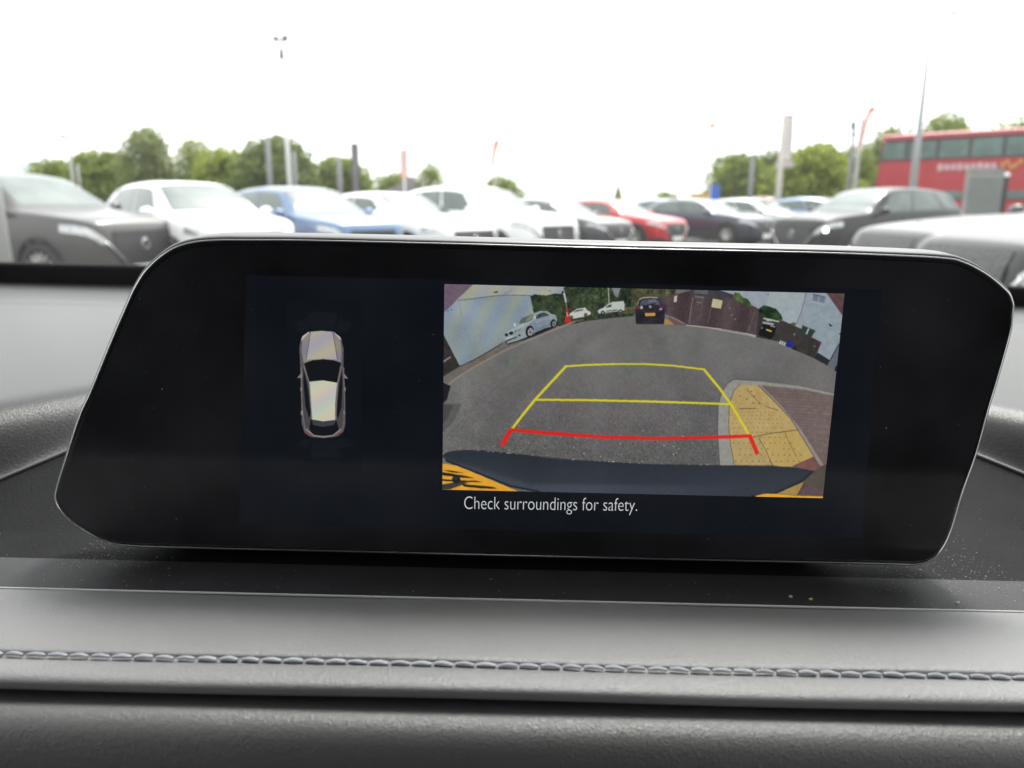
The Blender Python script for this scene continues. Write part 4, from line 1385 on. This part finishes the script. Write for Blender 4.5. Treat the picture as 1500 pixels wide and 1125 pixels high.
def place_car(style, colour, px, Y, heading_deg, label, group, scale=1.0, lit=False, loc=None):
    if style not in STYLE_MESH:
        STYLE_MESH[style] = make_style(style)
    S = STYLE_MESH[style]
    p = loc or ((px - 750) / FPX * (Y * math.cos(PITCH) + .6 * math.sin(PITCH)), Y, 0)
    root = empty("parked_car", (p[0], p[1], 0.002), R(heading_deg))
    root.scale = (scale,) * 3
    tag(root, label, "car", group)

    def part(name, me, m, parent=root):
        o = bpy.data.objects.new(name, me)
        COL.objects.link(o)
        if len(me.materials) == 0:
            me.materials.append(m)
        o.parent = parent
        if me.materials[0] != m:
            o.material_slots[0].link = 'OBJECT'
            o.material_slots[0].material = m
        return o
    pm = PAINTS[colour]
    body = part("body", S['body'], pm)
    part("windscreen", S['windscreen'], G_GLASS)
    part("rear_window", S['rear_window'], G_GLASS)
    for s_ in 'lr':
        for nm in ('front_door_window', 'rear_door_window', 'quarter_window'):
            part(nm, S[nm + s_], G_GLASS)
        part("headlight", S['headlight' + s_], G_LAMP)
        part("tail_light", S['tail_light' + s_], G_TAIL)
        part("door_mirror", S['mirror' + s_], pm)
        part("sill_cladding", S['sill' + s_], G_CLAD)
        part("bumper_cladding", S['chin' + s_], G_CLAD)
        for w_ in 'fb':
            part("wheel_arch", S['arch' + w_ + s_], G_CLAD)
    gr = part("grille", S['grille'], G_GRILLE)
    part("badge", S['badge'], G_CHROME, gr)
    part("grille_trim", S['grille_trim'], G_CHROME)
    part("number_plate", S['plate'], G_PLATE)
    part("rear_number_plate", S['rear_plate'], G_PLATEY)
    if lit:
        st = STYLES[style]
        part("lit_lamp", MB().ball((st['L'] / 2 - .16, st['W'] / 2 * .80, .47 * st['H']), (.05, .055, .055), 12, 8).mesh("lit_lamp"), mat("lamp_glow", (.8, .8, .7), .3, emit=((1, .97, .85), 2.5)))
    for sd in (1, -1):
        for ax in S['axles']:
            ty = part("tyre", S['tyre'], G_TYRE)
            ty.name = "wheel"
            ty.location = (ax, S['track'] * sd, S['wr'])
            if sd < 0:
                ty.rotation_euler = (0, 0, PI)
            part("rim", S['rim'], G_ALLOY, ty)
            part("brake_disc", S['brake'], G_CLAD, ty)
        for h in S['handles']:
            o = part("door_handle", S['handle'], pm)
            o.location = (h[0], h[1] * sd, h[2])
    return root


def build_cars():
    g1, g2, g3 = "cars parked nose out in the long left row", "cars parked on the right side", "cars in the rows farther back"
    H = -43
    place_car('suv', 'grey', 0, 0, -20, "grey SUV with silver wheels and chrome-edged grille, nearest car at far left", g1, 1.06, loc=(-7.67, 12.3))
    place_car('suv', 'white', 283, 13.6, H - 2, "white SUV parked between the near grey SUV and the blue car", g1, 1.0)
    place_car('suv', 'blue', 448, 15.3, H, "bright blue car between two white cars in the left row", g1, .97)
    place_car('hatch', 'white', 582, 16.6, H, "white hatchback right of the blue car, with low roof", g1, 1.07)
    place_car('suv', 'white', 702, 17.2, H, "tall white SUV with dark grille standing proud in the middle of the row", g1, 1.0)
    place_car('hatch', 'gunmetal', 815, 22.3, H, "dark grey hatchback between the tall white SUV and the red car", g1, 1.0)
    place_car('hatch', 'red', 900, 24.2, H, "bright red hatchback in the middle of the car park", g1, 1.0)
    place_car('hatch', 'navy', 1030, 26.0, H - 2, "dark navy hatchback right beside the red car", g1, 1.02)
    place_car('hatch', 'silver', 1106, 28.0, H - 2, "silver hatchback just left of the black SUV's nose", g1, 1.03)
    place_car('suv', 'black', 1272, 17.4, 205, "black SUV facing left in front of the red bus, one small lamp lit", g2, .98, lit=True)
    place_car('bonnet', 'charcoal', 0, 0, 182, "charcoal SUV whose long bonnet shows between black SUV and right edge", g2, .97, loc=(5.62, 7.15))
    place_car('bonnet', 'black', 0, 0, 181, "nearest black SUV at the right edge, only its front in view", g2, .97, loc=(5.22, 5.15))
    # farther rows, seen as strips of roof between the near cars
    place_car('hatch', 'silver', 772, 31, -40, "silver roof behind the tall white SUV, far row", g3, 1.03)
    place_car('hatch', 'gunmetal', 850, 34, -40, "dark roof showing left behind the red hatchback, far row", g3, 1.05)
    place_car('hatch', 'paleblue', 985, 36, -40, "pale blue roof between red and navy hatchbacks, far row", g3, 1.05)
    place_car('suv', 'maroon', 1128, 36, -42, "dark red car behind the silver hatchback, below the banner pole", g3, .95)
    place_car('hatch', 'paleblue', 1205, 29, -42, "pale blue car left behind the black SUV's windscreen", g3, 1.06)
    place_car('hatch', 'white', 905, 40, -40, "white roof far behind the red hatchback", g3, 1.0)


# ------------------------------------------------------------------ trees
def leaf_mat(name, c):
    if name in MATS:
        return MATS[name]
    m = bpy.data.materials.new(name)
    m.use_nodes = True
    nt = m.node_tree
    p = nt.nodes["Principled BSDF"]
    p.inputs["Roughness"].default_value = 0.6
    gi = nt.nodes.new("ShaderNodeObjectInfo")
    tc = nt.nodes.new("ShaderNodeTexCoord")
    n = nt.nodes.new("ShaderNodeTexNoise")
    n.inputs["Scale"].default_value = 0.9
    n.inputs["Detail"].default_value = 4
    nt.links.new(tc.outputs["Object"], n.inputs["Vector"])
    mx = nt.nodes.new("ShaderNodeMix"); mx.data_type = 'RGBA'
    mx.inputs[6].default_value = (c[0] * 0.6, c[1] * 0.62, c[2] * 0.6, 1)
    mx.inputs[7].default_value = (c[0] * 1.45, c[1] * 1.35, c[2] * 1.2, 1)
    nt.links.new(n.outputs[0], mx.inputs[0])
    nt.links.new(mx.outputs[2], p.inputs["Base Color"])
    tr = nt.nodes.new("ShaderNodeBsdfTranslucent")
    nt.links.new(mx.outputs[2], tr.inputs[0])
    ms = nt.nodes.new("ShaderNodeMixShader")
    ms.inputs[0].default_value = 0.5
    nt.links.new(p.outputs[0], ms.inputs[1])
    nt.links.new(tr.outputs[0], ms.inputs[2])
    nt.links.new(ms.outputs[0], nt.nodes["Material Output"].inputs[0])
    MATS[name] = m
    return m


M_BARK = mat("bark", (0.09, 0.07, 0.055), 0.9, noise=(6, 0.3))
LEAVES = {'mid': leaf_mat("leaves_mid", (0.185, 0.240, 0.050)), 'light': leaf_mat("leaves_light", (0.240, 0.300, 0.060)), 'dark': leaf_mat("leaves_dark", (0.140, 0.190, 0.050)),
          'grey': leaf_mat("leaves_grey", (0.200, 0.245, 0.100))}


def tree(px, top, Y, wpx, kind, label, low=300, conical=False, seed=0, n=2600, name="broadleaf_tree"):
    base = at(px, 298, Y)
    zt = at(px, top, Y).z
    rad = wpx / 2 / 1157 * Y * 1.12
    n = int(n * 1.7)
    root = empty(name, (base.x, Y, 0))
    tag(root, label, "tree", "trees behind the car park")
    rr = np.random.default_rng(100 + seed)
    r2 = random.Random(seed)
    cz0 = max(0.6, zt * 0.22)
    lobes = []
    nl = 16
    for k in range(nl):
        f = (k + .5) / nl
        z = cz0 + (zt - cz0) * (0.10 + 0.72 * f)
        rr_ = rad * (0.58 if not conical else 0.5) * (1 - (.75 if conical else .18) * f)
        a = k * 2.4 + seed
        d = rad * (0.74 if not conical else .25) * (1 - (.8 if conical else .55) * f ** 2) * (0.7 + .45 * r2.random())
        lobes.append((d * math.cos(a), d * math.sin(a), z - (0 if conical else .10 * (zt - cz0) * (d / rad)), rr_ * (.8 + .4 * r2.random()), (zt - cz0) * 0.19))
    lobes.append((r2.uniform(-.2, .2) * rad, 0, zt - (zt - cz0) * .20, rad * (.50 if not conical else .16), (zt - cz0) * .20))
    L = np.array(lobes)
    pick = rr.integers(0, len(L), n)
    d = rr.standard_normal((n, 3))
    d /= np.linalg.norm(d, axis=1)[:, None]
    r_ = 1 - 0.5 * rr.random(n) ** 2
    wob = 1 + 0.16 * np.sin(d[:, 0] * 6 + pick) * np.cos(d[:, 2] * 7 + pick * 2)
    C = np.stack([L[pick, 0] + d[:, 0] * L[pick, 3] * r_ * wob, L[pick, 1] + d[:, 1] * L[pick, 3] * r_ * wob, L[pick, 2] + d[:, 2] * L[pick, 4] * r_ * wob], -1)
    s_ = (0.055 + .05 * rr.random(n)) * max(rad, 1.2) * 0.9
    a = rr.standard_normal((n, 3)); a /= np.linalg.norm(a, axis=1)[:, None]
    b = np.cross(a, rr.standard_normal((n, 3))); b /= np.linalg.norm(b, axis=1)[:, None]
    q = np.stack([C - a * s_[:, None], C + b * s_[:, None] * .6, C + a * s_[:, None], C - b * s_[:, None] * .6], 1).reshape(-1, 3)
    me = mesh_from("crown", q, [(4 * i, 4 * i + 1, 4 * i + 2, 4 * i + 3) for i in range(n)], False)
    obj("crown", me, LEAVES[kind], root)
    tk = MB()
    tk.tube([(0, 0, 0), (.05 * rad, 0, zt * .3), (-.04 * rad, .03, zt * .6), (0, 0, zt * .85)], [.07 * rad, .055 * rad, .035 * rad, .01 * rad], 8)
    for k in range(6):
        l = L[k * 2 % len(L)]
        z0 = zt * (.25 + .07 * k)
        tk.tube([(0, 0, z0), (l[0] * .5, l[1] * .5, (z0 + l[2]) / 2), (l[0], l[1], l[2])], [.03 * rad, .02 * rad, .008 * rad], 6)
    tk.build("trunk", M_BARK, root)


def build_trees():
    T = tree
    T(88, 232, 75, 90, 'mid', "low tree at the far left end of the treeline, left of the thin pole", seed=1, n=1800)
    T(152, 219, 66, 100, 'mid', "rounded tree between the thin pole and the tallest left tree", seed=2)
    T(222, 180, 60, 72, 'grey', "tallest pale green tree of the left treeline, behind the white SUV", seed=3, n=3200)
    T(290, 199, 63, 58, 'light', "narrow-topped light green tree right of the tallest left tree", seed=4)
    T(348, 216, 58, 105, 'light', "broad light green tree left of the pale poles", seed=5, n=3000)
    T(407, 199, 55, 108, 'dark', "dark green tree behind the group of pale poles", seed=6, n=3200)
    T(497, 229, 60, 92, 'mid', "green tree behind the dark banner column", seed=7)
    T(575, 252, 66, 64, 'mid', "small tree under the red banner", seed=8, n=1500)
    T(632, 234, 60, 44, 'mid', "slim tree between the red banner and the tall white SUV's roof", seed=9, n=1500)
    T(735, 256, 62, 62, 'mid', "low bush-like tree under the orange feather flag", seed=10, n=1500)
    T(905, 270, 95, 26, 'light', "small pointed far tree above the red hatchback", seed=11, n=900, conical=True)
    T(975, 279, 110, 40, 'mid', "tiny far tree right of the small pointed tree", seed=12, n=700)
    T(1078, 222, 55, 84, 'mid', "left tree of the right-hand clump, beside the blue sign", seed=13, n=2800)
    T(1128, 216, 58, 76, 'dark', "darker tree behind the slim grey pole in the right-hand clump", seed=14)
    T(1185, 208, 52, 104, 'light', "bright green tree behind the banner pole", seed=15, n=3400)
    T(1248, 211, 58, 60, 'mid', "tree left of the bus, behind the red feather flag pole", seed=16)
    T(1302, 184, 62, 92, 'grey', "pale tree rising over the bus's left end", seed=17, n=2600)
    T(1375, 164, 64, 90, 'mid', "tree top above the bus behind the tall lamp column", seed=18)
    T(1442, 178, 66, 80, 'light', "low tree top above the middle of the bus roof", seed=19, n=1600)
    T(1500, 165, 64, 90, 'mid', "tree top above the bus at the right edge", seed=20)


# ------------------------------------------------------------------ poles, flags, signs
P_GALV = mat("galvanised_steel", (0.19, 0.195, 0.20), 0.6, metal=0.1, noise=(3, 0.08))
P_PALE = mat("pale_pole_paint", (0.36, 0.36, 0.34), 0.5, noise=(3, 0.05))
P_WHITE = mat("white_pole_paint", (0.80, 0.80, 0.79), 0.45, noise=(3, 0.04))
F_RED = mat("flag_red", (0.66, 0.20, 0.15), 0.8, noise=(4, 0.12))
F_ORANGE = mat("flag_orange", (0.75, 0.34, 0.22), 0.8, noise=(4, 0.12))
F_DARK = mat("banner_dark", (0.10, 0.085, 0.10), 0.7, noise=(3, 0.15))
F_WHITE = mat("flag_white", (0.78, 0.76, 0.74), 0.8, noise=(4, 0.05))
F_GREY = mat("banner_grey", (0.42, 0.36, 0.35), 0.7, noise=(3, 0.1))
P_BLUE = mat("sign_blue", (0.02, 0.10, 0.45), 0.4, noise=(3, 0.05))


def pole(name, px, top, Y, r, m, label, cat="pole", group=None, build=None, taper=.7, foot=None):
    """a column on the ground whose top shows at (px, top)"""
    p = at(px, top, Y)
    root = empty(name, (at(*foot, Y).x if foot else p.x, Y, 0))
    tag(root, label, cat, group)
    c = MB()
    c.tube([(0, 0, 0), (0, 0, .25)], [r * 1.35, r * 1.35], 12)
    c.build("base", m, root)
    c = MB()
    c.tube([(0, 0, .25), (0, 0, p.z * .5), (0, 0, p.z)], [r, r * (1 + taper) / 2, r * taper], 12)
    c.build("column", m, root)
    if build:
        build(root, p.z)
    return root


def sheet(w, h, zt, x0=0.03, wave=.05, taper=1.0, curve=0.0, th=.012):
    """a hanging cloth or board with thickness, its inner edge on the pole"""
    g = MB()
    for s_ in (-1, 1):
        rows = []
        for a in range(7):
            row = []
            for b in range(13):
                f = b / 12
                ww = w * (1 + (taper - 1) * f)
                x = x0 + ww * a / 6 + curve * math.sin(f * PI * .5) * -1
                row.append((x, wave * math.sin(a * 1.1 + b * .6) * (a / 6) + s_ * th / 2, zt - h * f))
            rows.append(row)
        g.grid(rows)
    return g


def build_street_furniture():
    # far left pole at the picture edge
    pole("lamp_column", -6, -60, 7.2, .105, P_PALE, "thick pale lamp column at the left edge, in front of the grey SUV", "lamp column", taper=.55, foot=(1, 380),
         build=lambda r, z: MB().tube([(0, 0, z), (0, 0, z + .1), (.5, 0, z + .25)], [.07, .05, .04], 8).build("lamp_arm", P_PALE, r))

    def cross(r, z):
        MB().box((0, 0, z - .35), (.9, .08, .10)).build("cross_arm", P_GALV, r, False)
        MB().ball((-.35, 0, z - .2), (.12, .12, .14)).build("insulator", P_GALV, r)
    pole("utility_pole", 98, 194, 52, .13, P_PALE, "thin pole with short cross arm at far left above the treeline", "pole", build=cross)
    pole("flag_pole", 113, 240, 52, .08, P_PALE, "short faint pole just right of the thin cross-arm pole", "pole")
    g = "pale poles before the dark tree"
    pole("flag_pole", 391, 201, 36, .14, P_GALV, "leftmost of the three pale poles in front of the dark tree", "pole", g)

    def flood(r, z):
        for sx in (-.18, .20):
            h = MB()
            h.box((sx, -.06, z + .05 + .1 * sx), (.26, .30, .16), .3)
            h.build("floodlight", mat("lamp_head_grey", (0.22, 0.22, 0.21), .5, noise=(8, .2)), r, False)
        MB().box((0, 0, z - .05), (.6, .06, .06)).build("bracket", P_GALV, r, False)
        MB().tube([(0, 0, z - .75), (0, 0, z - .35)], [.12, .12], 8).build("junction_box", mat("lamp_head_grey", (0.22, 0.22, 0.21), .5), r)
    pole("floodlight_mast", 411, 58, 34, .115, P_WHITE, "tall white floodlight mast, middle of the three poles by the dark tree", "lamp column", g, build=flood, taper=.45)
    pole("flag_pole", 430, 222, 38, .13, P_GALV, "rightmost of the three pale poles in front of the dark tree", "pole", g)
    pole("flag_pole", 496, 230, 38, .14, P_GALV, "pale pole directly left of the dark banner column", "pole")

    def darkban(r, z):
        sheet(.34, 2.25, z, -.17, .02, 1.0, 0, .05).build("banner", F_DARK, r)
    pole("banner_column", 519, 210, 36, .07, P_GALV, "dark grey upright banner column left of the red banner", "banner", build=darkban)

    def redban(r, z):
        sheet(.34, 1.25, z, -.17, .03).build("banner", F_RED, r)
        for k in range(5):
            MB().box((0, -.035, z - .25 - k * .2), (.20, .012, .07)).build("letter_mark", F_WHITE, r, False)
    pole("banner_pole", 591, 219, 36, .05, P_WHITE, "upright red banner above the grey gable roof", "banner", build=redban)

    def feather(m, h, c):
        def f(r, z):
            b = sheet(.32, h, z + .02, -.05, .04, .45, c).build("flag", m, r)
            MB().tube([(0, 0, z - .02), (.16, 0, z + .06), (.38, 0, z + .02)], [.02, .018, .012], 6).build("flag_rod", P_WHITE, r)
        return f
    pole("feather_flag", 724, 206, 36, .035, P_WHITE, "orange feather flag on white pole above the tall white SUV", "flag", build=feather(F_ORANGE, 1.15, .12))
    pole("feather_flag", 791, 209, 52, .03, P_WHITE, "thin pale feather flag between the orange one and the tilted one", "flag", build=feather(F_WHITE, 1.0, .1))
    pole("feather_flag", 1046, 180, 40, .03, P_WHITE, "tilted feather flag with orange tip left of the right-hand trees", "flag", build=lambda r, z: (
        sheet(.42, .28, z + .02, -.2, .03, .6, .05).build("flag_tip", F_ORANGE, r), sheet(.26, 1.2, z - .27, -.12, .03, .4, .18).build("flag", F_WHITE, r)))
    # grey gable roof glimpsed between the trees
    hp = at(592, 272, 60)
    hr = empty("shed", (hp.x, 60, 0))
    tag(hr, "grey gabled shed roof between the small trees under the red banner", "shed")
    MB().box((0, 2, 1.0), (3.2, 4, 2.0)).build("wall", mat("shed_wall", (0.32, .31, .30), .9, noise=(2, .1)), hr, False)
    MB().add([(-1.8, -.2, 1.95), (1.8, -.2, 1.95), (.6, -.2, 3.3), (-1.8, 4.2, 1.95), (1.8, 4.2, 1.95), (.6, 4.2, 3.3)], [(0, 1, 2), (5, 4, 3), (0, 2, 5, 3), (1, 4, 5, 2), (0, 3, 4, 1)]).build(
        "roof", mat("shed_roof", (0.24, .22, .23), .8, noise=(2, .15)), hr, False)
    pole("flag_pole", 1103, 226, 34, .12, P_GALV, "slim grey pole before the darker tree of the right-hand clump", "pole")

    def tallban(r, z):
        sheet(.40, 1.75, z, -.02, .02, 1.06, 0, .04).build("banner", F_GREY, r)
        for k in range(8):
            MB().box((.18, -.035, z - .2 - k * .19), (.26, .012, .085)).build("letter_mark", F_WHITE, r, False)
        MB().box((.15, 0, z - 1.85), (.7, .12, .20)).build("banner_bracket", F_GREY, r, False)
    pole("banner_pole", 1149, 168, 31, .13, mat("stone_pole", (0.50, .47, .41), .7, noise=(2, .1)), "stout pole with tall narrow pale lettered banner before the bright tree", "banner", build=tallban)

    def redfeather(r, z):
        sheet(.36, .26, z + .04, .22, .03, .6, .05).build("flag_tip", F_RED, r)
        sheet(.24, 1.35, z - .20, .14, .05, .9, .24).build("flag", mat("flag_salmon", (0.78, .40, .33), .8, noise=(4, .1)), r)
        MB().tube([(0, 0, z * .72), (.05, 0, z * .9), (.28, 0, z + .02)], [.04, .03, .02], 6).build("flag_rod", P_WHITE, r)
    pole("feather_flag", 1264, 158, 31, .12, P_PALE, "red feather flag on pale pole left of the bus", "flag", build=redfeather, taper=.3)

    def lampcam(r, z):
        MB().box((-.06, 0, z - .1), (.14, .2, .3)).build("camera_head", P_GALV, r, False)
        MB().box((0, 0, z - .45), (.32, .1, .06)).build("bracket", P_GALV, r, False)
    pole("camera_mast", 1252, 180, 33, .10, P_GALV, "grey mast with small camera directly left of the red feather flag", "pole", build=lampcam)
    pole("lamp_column", 1364, 40, 21, .125, mat("column_grey", (0.30, .315, .31), .5, noise=(3, .08)), "tall grey lamp column in front of the bus", "lamp column", taper=.3,
         build=lambda r, z: MB().tube([(0, 0, z), (.15, 0, z + .25), (.6, 0, z + .35)], [.04, .04, .05], 8).build("lamp_arm", P_GALV, r))
    # blue road sign with ochre board
    sp = at(1048, 272, 44)
    sr = empty("road_sign", (sp.x, 44, 0))
    tag(sr, "small blue sign on a post left of the right-hand trees", "sign")
    MB().tube([(0, 0.05, 0), (0, 0.05, sp.z)], .05, 8).build("post", P_GALV, sr)
    MB().box((0, 0, sp.z - .45), (.52, .05, .95)).build("sign_board", P_BLUE, sr, False)
    op = at(1030, 283, 45)
    orr = empty("site_board", (op.x, 45, 0))
    tag(orr, "ochre low board left of the small blue sign", "sign")
    for sx in (-.6, .6):
        MB().tube([(sx, .05, 0), (sx, .05, op.z)], .04, 8).build("post", P_GALV, orr)
    MB().box((0, 0, op.z - .3), (1.5, .05, .6)).build("board", mat("ochre_board", (0.55, .36, .12), .7, noise=(3, .1)), orr, False)
    # louvred grey cabinet before the bus
    cp = at(1444, 247, 24)
    cr_ = empty("equipment_cabinet", (cp.x, 24, 0), R(-20))
    tag(cr_, "tall grey louvred cabinet in front of the bus at right", "cabinet")
    mc = mat("cabinet_grey", (0.19, .20, .19), .6, noise=(3, .12))
    MB().box((0, 0, cp.z / 2), (.92, .5, cp.z)).build("body", mc, cr_, False)
    MB().box((.53, 0, cp.z / 2 - .05), (.14, .42, cp.z - .1)).build("side_unit", G_CLAD, cr_, False)
    MB().ball((.53, -.22, cp.z - .2), (.09, .07, .07)).build("lamp", P_WHITE, cr_)
    lm = MB().box((0, 0, 0), (.84, .05, .05)).mesh("louvre", False)
    for k in range(14):
        o = obj("louvre", lm, mat("louvre_grey", (0.25, .26, .25), .6, noise=(3, .1)), cr_)
        o.location = (0, -.27, .25 + k * (cp.z - .4) / 14)
        o.rotation_euler = (R(30), 0, 0)


def build_bus():
    a = at(1268, 298, 37.6)
    b = at(1500, 298, 33.2)
    d = Vector((b.x - a.x, b.y - a.y, 0)).normalized()
    ang = math.atan2(d.y, d.x)
    bus = empty("double_decker_bus", (a.x, a.y, 0), ang)
    tag(bus, "red double-decker bus parked behind the black SUV at right", "bus")
    Lb, Wb, Hb = 10.2, 2.5, 4.42
    red = mat("bus_red", (0.34, 0.006, 0.014), .45, coat=.2, noise=(1.5, .08))
    pink = mat("bus_roof", (0.46, 0.10, 0.12), .5, noise=(1.5, .1))
    dark = mat("bus_window_surround", (0.02, 0.022, 0.024), .3, noise=(4, .2))
    glass = mat("bus_glass", (0.060, 0.105, 0.092), .06, spec=.5, noise=(.9, .6))
    # body: cross-section in yz swept along x with a raked front at x=0
    sec = [(0, .30), (.02, 1.0), (.02, 2.2), (.05, 3.2), (.16, 4.1), (.30, 4.32), (.6, 4.42), (1.9, 4.42), (2.2, 4.32), (2.34, 4.1), (2.45, 3.2), (2.48, 2.2), (2.48, 1.0), (2.5, .30)]
    mb = MB()
    rows = []
    for i in range(22):
        f = i / 21
        row = []
        for (y, z) in sec:
            x0 = .05 + max(0, z - 1.2) * .085 + .25 * ((y - 1.25) / 1.25) ** 4
            x1 = Lb - .1 * ((y - 1.25) / 1.25) ** 4
            row.append((x0 + (x1 - x0) * f, y, z))
        rows.append(row)
    mb.grid(rows)
    mb.f.append(tuple(range(len(sec) - 1, -1, -1)))
    mb.f.append(tuple(21 * len(sec) + k for k in range(len(sec))))
    mb.build("body", red, bus)
    MB().grid([[(x, y, 4.335 + .10 * math.sin(PI * (y - .25) / 2.0)) for y in np.linspace(.25, 2.25, 7)] for x in np.linspace(.5, Lb - .2, 8)]).build("roof", pink, bus)
    MB().box((Lb / 2 + .2, .10, 4.22), (Lb - .7, .16, .12)).build("cantrail", pink, bus, False)

    def band(z0, z1, x0, x1, nm):
        MB().add([(x0, .0, z0), (x1, .0, z0), (x1, .07, z1), (x0 + .1, .07, z1), (x0, .4, z0), (x1, .4, z0), (x1, .4, z1), (x0 + .1, .4, z1)],
                 [(0, 1, 2, 3), (3, 2, 6, 7), (0, 4, 5, 1), (0, 3, 7, 4), (1, 5, 6, 2)]).build(nm, dark, bus, False)
    band(3.22, 4.08, .42, Lb - .3, "upper_window_band")
    band(1.45, 2.18, .40, Lb - .3, "lower_window_band")
    for z0, z1, zz in ((3.28, 4.02, 'u'), (1.52, 2.12, 'l')):
        x = .50
        k = 0
        while x < Lb - 1.2:
            w = 1.05 if k == 0 else 1.22
            y0 = -.012 if zz == 'l' else -.012
            yb = y0 + .012 * 0
            MB().add([(x + .05, -.012, z0), (x + w - .05, -.012, z0), (x + w - .05, .050, z1), (x + .05, .050, z1)], [(0, 1, 2, 3)]).build("window_pane", glass, bus, False)
            x += w + .06
            k += 1
    # front windows (at the left end)
    for z0, z1 in ((3.28, 4.0), (1.3, 2.25)):
        MB().grid([[(.05 + max(0, z - 1.2) * .085 + .25 * ((y - 1.25) / 1.25) ** 4 - .015, y, z) for z in (z0, (z0 + z1) / 2, z1)] for y in np.linspace(.2, 2.3, 9)]).build("front_window", glass, bus)
    # blurred lettering along the side, white with a yellow device
    for k in range(9):
        MB().box((3.05 + k * .26, -.006 + .0, 2.86), (.20, .012, .24 if k % 3 else .30)).build("side_lettering", mat("bus_lettering", (0.55, 0.36, 0.37), .6, noise=(3, .1)), bus, False)
    for k in range(5):
        MB().box((5.45 + k * .16, -.006, 2.9 + .12 * math.sin(k * 2)), (.13, .012, .18)).build("side_emblem", mat("bus_yellow", (.55, .26, .05), .6, noise=(3, .1)), bus, False)
    for k in range(8):
        MB().box((6.45 + k * .26, -.006, 2.86), (.20, .012, .24)).build("side_lettering", mat("bus_lettering", (0.55, 0.36, 0.37), .6, noise=(3, .1)), bus, False)
    for x in (2.3, 7.6):
        for y in (.16, 2.34):
            w = MB()
            w.lathe_y([(0, -.14), (.30, -.14), (.48, -.12), (.5, -.06), (.5, .06), (.48, .12), (.30, .14), (0, .14)], 24, (x, y, .5))
            w.build("wheel", G_TYRE, bus)


build_ground()
build_dashboard()
build_screen()
build_windscreen_and_cabin()
build_cars()
build_bus()
build_trees()
build_street_furniture()
